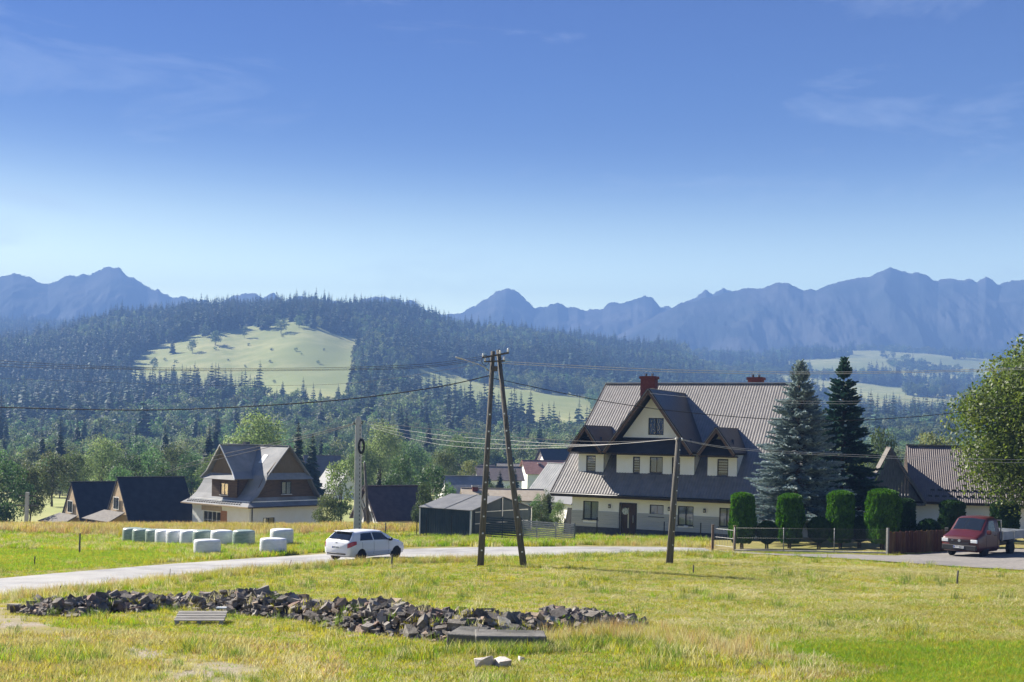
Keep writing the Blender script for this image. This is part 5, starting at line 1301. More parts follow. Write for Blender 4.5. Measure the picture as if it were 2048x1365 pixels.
# chain fence before the thujas: posts, rails, base kerb and wire mesh
fa, fb = onland(1472, 63.5), onland(1776, 60.5)
t = thing('wire_fence', 'low wire mesh fence on concrete base before the clipped thujas', 'fence', fa); v = fb - fa; L = Vector((v.x, v.y)).length
t.rotation_euler = (0, 0, math.atan2(v.y, v.x)); sl = v.z / L
pmat('galvanised', (.16,.16,.155), (.22,.22,.21), 6, .55, metal=.4)
pmat('rusty', (.10,.07,.05), (.17,.12,.08), 8, .8)
def fz(x): return sl*x
for x in np.linspace(0, L, 4): MB().tube([(x,0,fz(x)-.2),(x,0,fz(x)+1.28)], .024, 8).build('post', M_['galvanised'], t, True)
for hh in (1.24, .72, .18): MB().tube([(0,0,fz(0)+hh),(L,0,fz(L)+hh)], .006, 6).build('rail', M_['galvanised'], t, True)
MB().add([(0,-.1,-.3),(L,-.1,fz(L)-.3),(L,.1,fz(L)-.3),(0,.1,-.3),(0,-.1,.10),(L,-.1,fz(L)+.10),(L,.1,fz(L)+.10),(0,.1,.10)], [(0,3,2,1),(4,5,6,7),(0,1,5,4),(1,2,6,5),(2,3,7,6),(3,0,4,7)]).build('base_kerb', M_['concrete'], t)
mb = MB(); nx = int(L/.11)
for k in range(-11, nx):                                # woven wire, two directions
    for s_ in (1, -1):
        x0 = k*.11 if s_ > 0 else (k+11)*.11; x1 = x0 + s_*1.0
        a, b = max(0, min(x0, x1)), min(L, max(x0, x1))
        if b - a < .03: continue
        f = lambda x: (x - x0)/(x1 - x0)
        p, q = (a, .0, fz(a)+.18+1.04*f(a)), (b, .0, fz(b)+.18+1.04*f(b))
        mb.bar(p, q, .003, .003)
o = mb.build('wire_mesh', M_['galvanised'], t); o['kind'] = 'stuff'
# garden gate posts at the lane end
for k, (px_, D) in enumerate(((1428,65.5),(1472,64.2))):
    p = onland(px_, D); o = thing('gate_post', ('rusty' if k else 'brown') + (' steel gate post at the fence corner by the tall thuja' if k else ' steel gate post at the end of the asphalt lane'), 'post', p)
    MB().box(-.06,.06,-.06,.06,-.3,1.32).build('shaft', M_['rusty'], o); MB().box(-.075,.075,-.075,.075,1.32,1.35).build('cap', M_['rusty'], o)
p0, p1 = onland(1428, 65.5), onland(1472, 64.2); v = p1-p0; L2 = Vector((v.x, v.y)).length
t = thing('garden_gate', 'low wire garden gate between two rusty posts', 'gate', p0, math.atan2(v.y, v.x))
for hh in (.25, .7, 1.15): MB().tube([(.08,0,hh),(L2-.08,0,hh)], .014, 6).build('rail', M_['galvanised'], t)
for k in range(8): MB().tube([(.12+k*(L2-.24)/7,0,.25),(.12+k*(L2-.24)/7,0,1.15)], .007, 5).build('bar', M_['galvanised'], t)
# plank fence by the pickup
pmat('plank', (.085,.042,.022), (.15,.08,.042), 2.5, .8, .3, 10, .2, stretch=(4,4,.5), objrand=.25)
fa, fb = onland(1778, 60.2), onland(1908, 62.5)
t = thing('plank_fence', 'brown vertical plank fence between the thujas and the pickup', 'fence', fa); v = fb-fa; L = Vector((v.x, v.y)).length; t.rotation_euler = (0,0,math.atan2(v.y, v.x)); sl = v.z/L
n = 34
for k in range(n):
    x = L*k/n; hh = 1.12 + .03*math.sin(k*2.3) + .015*math.cos(k*5.1)
    MB().box(x+.004, x+L/n-.006, -.014-.006*(k % 2), .012, fz(x)-.1, fz(x)+hh).build('plank', M_['plank'], t)
for hh in (.3, .9): MB().bar((0,.04,fz(0)+hh),(L,.04,fz(L)+hh),.05,.08).build('rail', M_['plank'], t)
MB().box(-.05,.05,-.06,.06,-.3,1.33).build('post', M_['galvanised'], t)
# field stakes
stakes = [(159,1108,1067,.05,'dark thick stake standing in the field before the wrapped bales','pole_wood'),(69,1132,1113,.03,'short dark stake at the mown strip above the lane','frame_dark'),(340,1158,1138,.012,'thin rusty rod at the lane edge above the rubble','rusty'),
          (120,1190,1172,.022,'short dark stake poking up at the lane edge behind the rubble','frame_dark'),(576,1143,1120,.012,'slanting thin rod at the lane edge behind the white car','rusty'),(783,1138,1109,.04,'stubby dark stake in front of the white car','pole_wood'),
          (771,1074,1046,.045,'brown stake in the dry grass between the concrete pole and the garage','pole_wood'),(748,1072,1050,.02,'thin reddish rod beside the concrete pole','rusty'),(1387,1146,1130,.03,'short brown stake in the mown hay before the garden gate','pole_wood'),
          (1914,1169,1141,.035,'brown stake in the mown hay below the pickup','pole_wood'),(266,1060,1036,.03,'dark stake on the red grass bank before the cabins','pole_wood'),(142,1062,1046,.02,'small stake in the red grass bank','pole_wood')]
for k, (px_, yb, yt, r_, lbl, m) in enumerate(stakes):
    p = ground(px_, yb); h = (yb-yt)/F*p.y
    lean = .12 if px_ == 576 else .02*math.sin(k*3)
    o = MB().tube([(0,0,-.25),(lean*.5,0,h*.5),(lean+.01,0,h*.97),(lean+.01,0,h)], [r_*1.05,r_,r_*.95,r_*.5], 7).build('field_stake', M_[m], None, True); o.location = p
    tag(o, lbl, 'stake', 'stakes in the field')

# ================================================================ wrapped bales
pmat('wrap_white', (.60,.62,.64), (.72,.73,.74), 3, .35, .35, 9, .5, stretch=(1,1,3))
pmat('wrap_green', (.20,.27,.22), (.30,.36,.31), 3, .35, .35, 9, .5, stretch=(1,1,3))
def bale_mesh(seed, Rr, H):
    rng = random.Random(seed); n = 28; prof = [(.02,0),(.75,0),(.93,.03),(1,.12),(1.01,.4),(1.0,.75),(.985,.90),(.93,.975),(.75,1.0),(.35,1.01),(.02,1.012)]
    V, Fq = [], []
    for r_, h in prof:
        for j in range(n):
            a = 2*math.pi*j/n; w = 1 + .022*noise.noise(Vector((math.cos(a)*2+seed, math.sin(a)*2, h*2.5))) + .010*noise.noise(Vector((math.cos(a)*7+seed, math.sin(a)*7, h*9)))
            V.append((Rr*r_*w*math.cos(a), Rr*r_*w*math.sin(a), H*h*(1+.02*noise.noise(Vector((math.cos(a)+seed, math.sin(a), 3))))))
    for i in range(len(prof)-1):
        for j in range(n): Fq.append((i*n+j, i*n+(j+1) % n, (i+1)*n+(j+1) % n, (i+1)*n+j))
    Fq.append(tuple(range((len(prof)-1)*n, len(prof)*n)))
    me = bpy.data.meshes.new('silage_bale'); me.from_pydata(V, [], Fq); me.polygons.foreach_set('use_smooth', np.ones(len(me.polygons), dtype=bool)); me.update(); return me
rowx = [268,288,314,334,356,384,410,446,490]; cols_ = 'gggwwwgwg'
ords = ['first','second','third','fourth','fifth','sixth','seventh','eighth','last']
for k, (px_, c_) in enumerate(zip(rowx, cols_)):
    D = 84.5 - k*1.15; p = onland(px_, D)
    o = link(bale_mesh(k, .70, 1.12), 'silage_bale', M_['wrap_white' if c_ == 'w' else 'wrap_green']); o.location = p - Vector((0,0,.05)); o.rotation_euler = (0,0,k)
    tag(o, ('white' if c_ == 'w' else 'grey green') + ' plastic wrapped bale, ' + ords[k] + ' in the row counted from the cabin side', 'bale', 'wrapped bales in a row')
for k, (px_, py_, D, lbl) in enumerate(((414,1113,66,'white wrapped bale set forward of the row, next to the lane'),(546,1110,67,'white wrapped bale in front of its twin near the white car'),(563,1094,75,'white wrapped bale standing behind its twin near the white car'))):
    p = ground(px_, py_); o = link(bale_mesh(40+k, .70 if k < 2 else .72, 1.0 if k < 2 else 1.12), 'silage_bale', M_['wrap_white']); o.location = p; tag(o, lbl, 'bale', 'single wrapped bales')
    if k < 2: o.scale = (1.05, .8, .92)

# ================================================================ vehicles
pmat('paint_white', (.72,.72,.74), rough=.22, spec=.5)
pmat('paint_red', (.055,.007,.009), (.07,.010,.012), 2, .32, spec=.5)
pmat('black_plastic', (.018,.018,.02), rough=.6)
pmat('tyre', (.015,.015,.016), rough=.85)
pmat('rim', (.42,.43,.45), rough=.35, metal=.7)
pmat('tail_red', (.38,.012,.018), rough=.15, spec=.6)
pmat('lamp_clear', (.62,.64,.66), rough=.12, spec=.6)
pmat('car_glass', (.012,.016,.022), rough=.04, spec=.7)
pmat('plate_white', (.72,.72,.70), rough=.5)
pmat('plate_ink', (.02,.02,.03), rough=.6)
pmat('bed_grey', (.22,.235,.255), (.28,.295,.31), 3, .5)
class Loft:
    def __init__(s, st):
        s.x = np.array([a for a, _ in st]); s.r = np.array([b for _, b in st], float)   # stations x ring x (y,z)
    def at(s, x, v):
        """x along the body, v ring index 0..K-1 (float) -> (x, y, z)"""
        r = np.stack([np.interp(x, s.x, s.r[:, k, c]) for k in range(s.r.shape[1]) for c in (0, 1)]).reshape(-1, 2)
        k = min(int(v), len(r)-2); f = v - k; p = r[k]*(1-f) + r[k+1]*f
        return Vector((x, p[0], p[1]))
    def mesh(s, name, m, parent, nx=60, sub=3):
        K = s.r.shape[1]; xs = np.unique(np.concatenate([np.linspace(s.x[0], s.x[-1], nx), s.x])); vs = np.linspace(0, K-1, (K-1)*sub+1)
        V, Fq = [], []
        ring = [(v, 1) for v in vs] + [(v, -1) for v in vs[-2:0:-1]]
        for x in xs:
            for v, sg in ring:
                p = s.at(x, v); V.append((p.x, p.y*sg, p.z))
        n = len(ring)
        for i in range(len(xs)-1):
            for j in range(n): Fq.append((i*n+j, i*n+(j+1) % n, (i+1)*n+(j+1) % n, (i+1)*n+j))
        Fq += [tuple(range(n)), tuple(range((len(xs)-1)*n, len(xs)*n))[::-1]]
        return MB().add(V, Fq).build(name, m, parent, True)
    def patch(s, name, m, parent, quad, sg=1, off=.006, n=10):
        """quad: four (x, v) corners; a thin panel lying on the skin"""
        V, Fq = [], []
        for i in range(n+1):
            for j in range(n+1):
                a, b = i/n, j/n
                x = (quad[0][0]*(1-a)+quad[1][0]*a)*(1-b) + (quad[3][0]*(1-a)+quad[2][0]*a)*b
                v = (quad[0][1]*(1-a)+quad[1][1]*a)*(1-b) + (quad[3][1]*(1-a)+quad[2][1]*a)*b
                p = s.at(x, v); e = .01
                tx = s.at(x+e, v) - s.at(x-e, v); tv = s.at(x, min(v+.02, s.r.shape[1]-1)) - s.at(x, max(v-.02, 0)); nn = tx.cross(tv)
                nn = nn.normalized() if nn.length > 1e-9 else Vector((0,0,1))
                cc_ = Vector((p.x, 0, .7))
                if (p - cc_).dot(nn) < 0: nn = -nn
                p = p + nn*off; V.append((p.x, p.y*sg, p.z))
        for i in range(n):
            for j in range(n): Fq.append((i*(n+1)+j, i*(n+1)+j+1, (i+1)*(n+1)+j+1, (i+1)*(n+1)+j))
        return MB().add(V, Fq).build(name, m, parent, True)
def wheel(parent, x, y, r, w=.2, rim_m='rim', arch=True, armat='black_plastic'):
    sg = 1 if y > 0 else -1
    wh = thing_part('wheel', parent, (x, y, r))
    MB().lathe([(r*.62,-w/2),(r*.95,-w/2),(r,-w/2+.03),(r,w/2-.03),(r*.95,w/2),(r*.62,w/2)], 24, (0,0,0), 'Y').build('tyre', M_['tyre'], wh, True)
    mb = MB().lathe([(r*.6,-.03),(r*.62,.06),(r*.5,.075),(r*.48,.03)], 20, (0, sg*(w/2-.08), 0), 'Y')
    for k in range(5):
        a = k*2*math.pi/5; mb.bar((0, sg*(w/2-.03), 0), (r*.56*math.cos(a), sg*(w/2-.03), r*.56*math.sin(a)), .03, .07)
    mb.lathe([(.0,-.02),(.07,-.02),(.07,.03),(.0,.03)], 12, (0, sg*(w/2-.03), 0), 'Y')
    mb.build('rim', M_[rim_m], wh)
    if arch: MB().lathe([(.0,-.02),(r*1.17,-.02),(r*1.17,.0),(.0,.0)], 26, (x, y + sg*(w/2-.055), r+.02), 'Y').build('wheel_well_shade', M_[armat], parent)  # flat black disc standing in for the shade of the wheel well
def thing_part(name, parent, loc):
    o = bpy.data.objects.new(name, None); COL.objects.link(o); o.parent = parent; o.location = loc; o.empty_display_size = .1; return o
def plate(parent, text, M, w=.52, h=.11):
    pl = MB().mbox(M, w, .012, h).build('number_plate', M_['plate_white'], parent)
    cu = bpy.data.curves.new('lettering', 'FONT'); cu.body = text; cu.size = h*.95; cu.align_x = 'CENTER'; cu.align_y = 'CENTER'; cu.extrude = .002
    o = bpy.data.objects.new('tmp', cu); COL.objects.link(o); bpy.context.view_layer.update()
    me = bpy.data.meshes.new_from_object(o.evaluated_get(bpy.context.evaluated_depsgraph_get())); bpy.data.objects.remove(o)
    l = link(me, 'lettering', M_['plate_ink'], pl); l.matrix_local = M @ Matrix.Translation((0, -.009, 0)) @ Matrix.Rotation(R(90), 4, 'X')
    MB().mbox(M @ Matrix.Translation((-w/2+.03, -.008, 0)), .04, .004, h*.96).build('blue_band', M_['plate_blue'] if 'plate_blue' in M_ else pmat('plate_blue', (.02,.06,.35), rough=.5), pl)
low = lambda a, b, c, d: [(0, a), (b, a), (c, d), (c+.015, d+.22)]
C4 = Loft([(0.00, [(0,.36),(.58,.36),(.70,.44),(.73,.62),(.69,.86),(.65,.89),(.48,.91),(0,.93)]),
           (0.10, [(0,.28),(.72,.28),(.83,.42),(.86,.62),(.82,.95),(.77,1.0),(.6,1.03),(0,1.05)]),
           (0.30, [(0,.22),(.78,.24),(.87,.42),(.89,.64),(.85,.98),(.74,1.16),(.58,1.22),(0,1.25)]),
           (0.52, [(0,.20),(.80,.22),(.88,.42),(.90,.65),(.86,.98),(.66,1.36),(.53,1.42),(0,1.44)]),
           (0.62, [(0,.20),(.80,.22),(.88,.42),(.90,.65),(.86,.98),(.65,1.38),(.53,1.44),(0,1.46)]),
           (1.20, [(0,.19),(.80,.21),(.88,.42),(.90,.65),(.865,.97),(.63,1.42),(.52,1.465),(0,1.485)]),
           (2.00, [(0,.19),(.80,.21),(.88,.42),(.90,.65),(.865,.95),(.63,1.43),(.52,1.47),(0,1.49)]),
           (2.55, [(0,.19),(.80,.21),(.88,.42),(.90,.65),(.865,.935),(.64,1.39),(.52,1.43),(0,1.45)]),
           (3.00, [(0,.19),(.80,.21),(.88,.42),(.90,.64),(.86,.92),(.71,1.18),(.57,1.22),(0,1.25)]),
           (3.36, [(0,.19),(.80,.21),(.88,.42),(.90,.63),(.85,.90),(.77,.98),(.6,1.01),(0,1.04)]),
           (3.80, [(0,.19),(.78,.22),(.86,.42),(.87,.60),(.82,.84),(.73,.90),(.5,.93),(0,.95)]),
           (4.15, [(0,.22),(.70,.24),(.79,.40),(.79,.54),(.72,.72),(.62,.77),(.45,.80),(0,.82)]),
           (4.33, [(0,.30),(.48,.30),(.58,.38),(.58,.48),(.5,.57),(.4,.6),(.3,.61),(0,.62)])])
rp = ground(672, 1124)
hd = 55.0
CAR = thing('hatchback_car', 'white five door hatchback driving away along the lane', 'car', rp, R(hd))
C4.mesh('body', M_['paint_white'], CAR)
for sg in (1, -1):
    C4.patch('rear_side_window', M_['car_glass'], CAR, [(.78,4.12),(1.72,4.12),(1.72,4.88),(.98,4.88)], sg)
    C4.patch('front_side_window', M_['car_glass'], CAR, [(1.80,4.12),(2.98,4.12),(2.52,4.88),(1.80,4.88)], sg)
    C4.patch('tail_light', M_['tail_red'], CAR, [(.0,3.30),(.50,3.62),(.50,4.05),(.02,4.25)], sg, .014)
    C4.patch('headlight', M_['lamp_clear'], CAR, [(3.95,3.7),(4.26,3.6),(4.2,4.6),(3.75,4.4)], sg, .01)
    for x in (1.18, 2.28): 
        p = C4.at(x, 3.78); MB().box(x-.10, x+.10, p.y*sg-.015, p.y*sg+.02*sg+.015, p.z-.02, p.z+.02).build('door_handle', M_['paint_white'], CAR)
    for (xa, lab) in ((1.76, 'door'), (2.86, 'door'), (.92, 'door')):
        pts = [C4.at(xa, v) for v in np.linspace(1.6, 4.0, 8)]; MB().tube([(p.x, (p.y+.003)*sg, p.z) for p in pts], .006, 4).build('door_gap', M_['black_plastic'], CAR)
    MB().tube([((C4.at(x, 2.15)).x, (C4.at(x, 2.15).y+.004)*sg, C4.at(x, 2.15).z) for x in np.linspace(1.25, 3.0, 8)], .018, 5).build('rubbing_strip', M_['paint_white'], CAR)
    mi = MB().mbox(Matrix.Translation((2.86, sg*1.0, 1.0)), .16, .20, .14).build('mirror', M_['black_plastic'], CAR, bevel=.04)
    for x in (.86, 3.46): wheel(CAR, x, sg*.80, .325)
    C4.patch('windscreen', M_['car_glass'], CAR, [(2.62,5.9),(3.30,5.6),(3.30,7),(2.62,7)], sg)
    C4.patch('rear_window', M_['car_glass'], CAR, [(.14,5.3),(.50,5.7),(.50,7),(.14,7)], sg, .008)
MB().box(.38, .62, -.55, .55, 1.445, 1.47).build('spoiler', M_['paint_white'], CAR, bevel=.008)
MB().bar((.12,-.25,1.09),(.17,.15,1.13),.02,.03).build('rear_wiper', M_['black_plastic'], CAR)
MB().tube([(.9,0,1.47),(.72,0,1.66)], .008, 5).build('aerial', M_['black_plastic'], CAR)
MB().box(-.03,.12,-.62,.62,.36,.44).build('bumper_trim', M_['black_plastic'], CAR, bevel=.02)
plate(CAR, 'RT 14A2', Matrix.Translation((-.018, 0, .70)) @ Matrix.Rotation(R(-90), 4, 'Z'))
for s_ in (0, .05): MB().tube([(.052-.05, -.06, .90+s_-.02), (.05-.05, 0, .925+s_-.02), (.052-.05, .06, .90+s_-.02)], .012, 5).build('badge', M_['rim'], CAR)
# red cab pickup
T4 = Loft([(0.00, [(0,.34),(.72,.34),(.84,.42),(.86,.68),(.82,.90),(.72,.94),(.5,.95),(0,.96)]),
           (0.12, [(0,.28),(.80,.28),(.90,.42),(.915,.70),(.87,.98),(.76,1.02),(.55,1.04),(0,1.05)]),
           (0.70, [(0,.26),(.82,.26),(.91,.42),(.92,.72),(.90,1.10),(.82,1.20),(.6,1.24),(0,1.26)]),
           (1.35, [(0,.26),(.82,.26),(.91,.42),(.92,.74),(.905,1.15),(.76,1.78),(.64,1.86),(0,1.90)]),
           (1.55, [(0,.26),(.82,.26),(.91,.42),(.92,.74),(.905,1.15),(.75,1.81),(.64,1.89),(0,1.93)]),
           (2.25, [(0,.26),(.82,.26),(.91,.42),(.92,.74),(.905,1.15),(.75,1.82),(.64,1.90),(0,1.94)]),
           (2.42, [(0,.30),(.80,.30),(.89,.44),(.90,.74),(.89,1.15),(.74,1.78),(.62,1.86),(0,1.90)])])
vp = ground(1918, 1115)
fd = R(-136)                                             # the way the cab faces
VAN = thing('pickup_truck', 'dark red cab-over pickup with grey dropside bed parked under the maple', 'pickup', vp, fd + math.pi)
T4.mesh('cab', M_['paint_red'], VAN)
for sg in (1, -1):
    T4.patch('windscreen', M_['car_glass'], VAN, [(.76,5.55),(1.30,5.75),(1.30,7),(.76,7)], sg)
    T4.patch('side_window', M_['car_glass'], VAN, [(.98,4.15),(1.92,4.12),(1.92,4.88),(1.42,4.88)], sg)
    hl = MB().box(-.02, .06, sg*.72-.16, sg*.72+.16, .72, .88).build('headlight', M_['lamp_clear'], VAN, bevel=.015)
    MB().mbox(Matrix.Translation((.88, sg*1.06, 1.22)), .10, .22, .20).build('mirror', M_['black_plastic'] if sg > 0 else M_['paint_red'], VAN, bevel=.03)
    p = T4.at(1.9, 3.75); MB().box(1.8, 2.0, sg*p.y-.02, sg*p.y+.02, p.z-.02, p.z+.02).build('door_handle', M_['black_plastic'], VAN)
    for xa in (.90, 2.15):
        pts = [T4.at(xa, v) for v in np.linspace(1.6, 4.0, 8)]; MB().tube([(q.x, (q.y+.003)*sg, q.z) for q in pts], .006, 4).build('door_gap', M_['black_plastic'], VAN)
    for x in (.92, 3.84): wheel(VAN, x, sg*.80, .33, .2, 'rim', x < 2)
MB().box(-.012, .04, -.54, .54, .73, .87).build('grille', M_['black_plastic'], VAN)
MB().box(-.02, -.012, -.5, .5, .79, .805).build('grille_bar', M_['paint_red'], VAN)
MB().box(-.06, .14, -.86, .86, .34, .60).build('bumper', M_['black_plastic'], VAN, bevel=.03)
MB().box(-.03, .02, -.5, .5, .63, .70).build('air_intake', M_['black_plastic'], VAN)
# round badge with a V over a W
bd = MB().lathe([(.055,-.004),(.07,-.004),(.07,.004),(.055,.004)], 20, (-.02, 0, .80), 'X').build('badge', M_['rim'], VAN)
mb = MB()
for (a, b) in (((-.03,.05),(0,.005)),((.03,.05),(0,.005)),((-.05,.02),(-.022,-.045)),((-.022,-.045),(0,-.005)),((0,-.005),(.022,-.045)),((.022,-.045),(.05,.02))): mb.bar((-.021, a[0], .80+a[1]), (-.021, b[0], .80+b[1]), .008, .010)
mb.build('badge_letters', M_['rim'], bd)
MB().box(-.024,-.018,.30,.40,.79,.815).build('badge_strip', M_['rim'], VAN)
plate(VAN, 'KTT 40PM', Matrix.Translation((-.075, 0, .50)) @ Matrix.Rotation(R(-90), 4, 'Z'))
for s_ in (-.45, .15): MB().bar((.74, s_, 1.275), (.80, s_+.5, 1.31), .02, .02).build('wiper', M_['black_plastic'], VAN)
MB().tube([(1.4,.72,1.8),(1.35,.74,2.15)], .007, 5).build('aerial', M_['black_plastic'], VAN)
MB().box(2.44, 5.0, -.35, .35, .42, .62).build('chassis', M_['black_plastic'], VAN)
MB().box(2.5, 5.1, -.95, .95, .80, .86).build('bed_floor', M_['bed_grey'], VAN)
for y_ in (-.97, .97): MB().box(2.5, 5.1, y_-.02, y_+.02, .78, 1.18).build('dropside', M_['bed_grey'], VAN, bevel=.008); [MB().box(x, x+.06, y_-.035, y_+.035, .74, 1.21).build('stanchion', M_['steel'], VAN) for x in (2.5, 3.8, 5.04)]
for x in (2.5, 5.08): MB().box(x, x+.04, -.95, .95, .86, 1.2).build('end_board', M_['bed_grey'], VAN)
MB().bar((2.52,-.9,1.2),(2.52,-.9,1.75),.05,.05).bar((2.52,.9,1.2),(2.52,.9,1.75),.05,.05).bar((2.52,-.92,1.75),(2.52,.92,1.75),.05,.05).build('headboard', M_['steel'], VAN)
for y_ in (-.8, .8): MB().box(3.4, 4.3, y_-.16, y_+.16, .66, .74).build('mudguard', M_['black_plastic'], VAN)
# ================================================================ rubble heap
pmat('stone_dark', (.095,.083,.072), (.19,.168,.148), 3, .9, .5, 14, .2, objrand=.25)
pmat('stone_grey', (.19,.172,.152), (.33,.30,.265), 3, .9, .5, 14, .2, objrand=.25)
pmat('stone_brown', (.19,.135,.105), (.30,.22,.17), 3, .9, .5, 14, .2, objrand=.25)
pmat('stone_pale', (.42,.37,.33), (.55,.50,.46), 3, .9, .4, 14, .2)
rr_ = random.Random(5)
def stone(seed, flat=1.0, blocky=.75):
    r = random.Random(seed); bm = bmesh.new()
    for k in range(8):
        sx, sy, sz = (1 if k & 1 else -1), (1 if k & 2 else -1), (1 if k & 4 else -1)
        bm.verts.new((sx*r.uniform(blocky, 1)*.5, sy*r.uniform(blocky, 1)*.5*.72, sz*r.uniform(blocky, 1)*.5*.5*flat))
    for k in range(7):
        v = Vector((r.uniform(-1,1), r.uniform(-1,1), r.uniform(-1,1))).normalized(); bm.verts.new((v.x*.52, v.y*.40, v.z*.27*flat))
    g = bmesh.ops.convex_hull(bm, input=bm.verts); bmesh.ops.delete(bm, geom=[e for e in g['geom_interior'] if isinstance(e, bmesh.types.BMVert)], context='VERTS')
    bmesh.ops.dissolve_limit(bm, angle_limit=R(14), verts=bm.verts, edges=bm.edges)
    me = bpy.data.meshes.new('stone'); bm.to_mesh(me); bm.free(); return me
SM = {}
for mname in ('stone_dark', 'stone_grey', 'stone_brown'):
    SM[mname] = []
    for i in range(9):
        me = stone(i*7 + len(mname), (1.25, .55, .9)[i % 3], .7 + .1*(i % 3)); me.materials.append(M_[mname]); SM[mname].append(me)
PILE = [(30,1226,1214),(50,1229,1208),(100,1233,1187),(160,1235,1192),(220,1227,1173),(270,1227,1181),(340,1222,1186),(400,1226,1190),(450,1228,1176),(510,1237,1166),(560,1241,1179),(600,1243,1183),
        (640,1256,1196),(700,1267,1190),(800,1277,1188),(880,1287,1206),(940,1290,1204),(1000,1286,1214),(1060,1282,1226),(1100,1272,1212),(1180,1266,1209),(1240,1265,1230),(1285,1256,1243)]
ppx = np.array([p[0] for p in PILE]); pbot = np.array([p[1] for p in PILE]); ptop = np.array([p[2] for p in PILE])
prow = []
for q in np.arange(30, 1287, 6.0):
    g = ground(q, float(np.interp(q, ppx, pbot))); ext = float(np.interp(q, ppx, pbot) - np.interp(q, ppx, ptop))
    k = F / g.y; hd_ = min(1.5, .5 + ext*.014); fs = F*4.6/g.y**2 * hd_ * .75
    prow.append((q, g, max(.10, (ext - fs)/k*.78), hd_))
def heap(i, w):                                          # i along, w -1 front .. 1 back
    q, g, h, hd_ = prow[i]; y = g.y + hd_*(1+w)
    x = g.x*(y/g.y)
    return Vector((x, y, gz(x, y) + h*max(0, 1-abs(w)**1.6)))
def cluster(q):
    return ('the low mound by the lane end' if q < 440 else 'the tall mound behind the pallet' if q < 640 else 'the broad mound behind the concrete slabs' if q < 1065 else 'the small mound at the hay meadow end')
NAME = {'stone_dark': 'dark grey', 'stone_grey': 'grey', 'stone_brown': 'rusty brown'}
from mathutils import Euler
big, small_v, small_f = 0, [], []
cand = []
for k in range(3800):
    i = rr_.randrange(len(prow)); w = rr_.uniform(-1.05, .9); s_ = .09 + .20*rr_.random()**1.8 if k < 640 else .035 + .13*rr_.random()**1.6
    if prow[i][2] < .2: s_ *= .8
    if k >= 640 and w > .5: continue
    cand.append((i, w, s_, k < 640))
nb_ = 0
smb = {m: MB() for m in SM}
for (i, w, s_, isbig) in cand:
    p = heap(i, w); m = rr_.choices(list(SM), (.50,.30,.20))[0]; me = rr_.choice(SM[m])
    eul = Euler((rr_.gauss(0,.45), rr_.gauss(0,.45), rr_.uniform(0,6.28)))
    if isbig and w < .35 and nb_ < 298:
        o = link(me, 'rubble_stone'); o.location = p + Vector((0,0,s_*.08)); o.rotation_euler = eul
        f = rr_.uniform(.8, 1.3); o.scale = (s_*1.55*f, s_*1.55, s_*1.55*rr_.uniform(.8, 1.25)); nb_ += 1
        shp = 'flat slab' if SM[m].index(me) % 3 == 1 else 'block'
        tag(o, '%s broken stone %s in %s' % (NAME[m], shp, cluster(prow[i][0])), 'stone', 'rubble stones in ' + cluster(prow[i][0]))
    else:
        M4 = Matrix.Translation(p - Vector((0,0,s_*.05))) @ eul.to_matrix().to_4x4() @ Matrix.Diagonal((s_*1.5, s_*1.5, s_*1.5, 1))
        smb[m].add([M4 @ v.co for v in me.vertices], [tuple(q.vertices) for q in me.polygons])
for m in smb:
    o = smb[m].build('rubble_fragments', M_[m]); tag(o, NAME[m] + ' smaller fragments filling the rubble heap', 'rubble', kind='stuff')
# earth core of the heap, below the stones
V = [tuple(heap(i, w) - Vector((0,0,.10))) for i in range(len(prow)) for w in np.linspace(-1, 1, 9)]
Fq = [(i*9+j, i*9+j+1, (i+1)*9+j+1, (i+1)*9+j) for i in range(len(prow)-1) for j in range(8)]
pmat('rubble_earth', (.05,.04,.032), (.10,.085,.07), 6, .95, .6, 30, .1)
o = MB().add(V, Fq).build('rubble_earth', M_['rubble_earth'], None, True); tag(o, 'brown earth and grit under the rubble stones', 'earth', kind='structure')
# two concrete slabs, dark panel, pallet, loose stones
pmat('slab_concrete', (.11,.105,.095), (.20,.19,.175), 3, .9, .45, 20, .2, c3=(.07,.068,.062), s3=1.4)
def slab_block(name, lbl, px_, py_, w, d, h, rz, m, cat):
    p = ground(px_, py_); o = MB().box(-w/2, w/2, 0, d, -.1, h).build(name, M_[m], None, False, .02); o.location = p; o.rotation_euler = (R(1.5), 0, rz)
    for v in o.data.vertices: v.co += Vector((noise.noise(v.co*3+Vector((px_,0,0)))*.02, 0, noise.noise(v.co*4)*.02))
    return tag(o, lbl, cat)
slab_block('concrete_slab', 'broad dark concrete slab lying in front of the rubble', 1022, 1304, 1.52, .75, .33, R(3), 'slab_concrete', 'slab')
slab_block('concrete_slab', 'shorter concrete slab end butting the broad slab', 925, 1300, .72, 1.0, .33, R(-14), 'slab_concrete', 'slab')
slab_block('stone_panel', 'dark upright panel at the tip of the rubble heap by the lane', 34, 1226, .38, .06, .20, R(8), 'stone_dark', 'panel')
for k in range(5):
    p = ground(955 + k*38, 1302) + Vector((0, .25+.05*k, .31)); o = MB().tube([(0,0,0),(.01*k,.02,.10),(.05+.02*k,.05,.20-.01*k),(.12,.06,.22-.02*k)], .006, 5).build('rebar_hook', M_['rusty']); o.location = p
    tag(o, 'thin bent reinforcing wire sticking up from the concrete slabs', 'wire', 'reinforcing wires on the slabs')
pp = ground(398, 1248)
t = thing('wooden_pallet', 'grey weathered wooden pallet lying on the grass before the rubble', 'pallet', pp, R(8)); t.rotation_euler = (R(6), 0, R(8)); t.location = pp + Vector((0, .2, .045))
pmat('pallet_wood', (.24,.225,.20), (.36,.34,.31), 3, .85, .3, 14, stretch=(1,6,6))
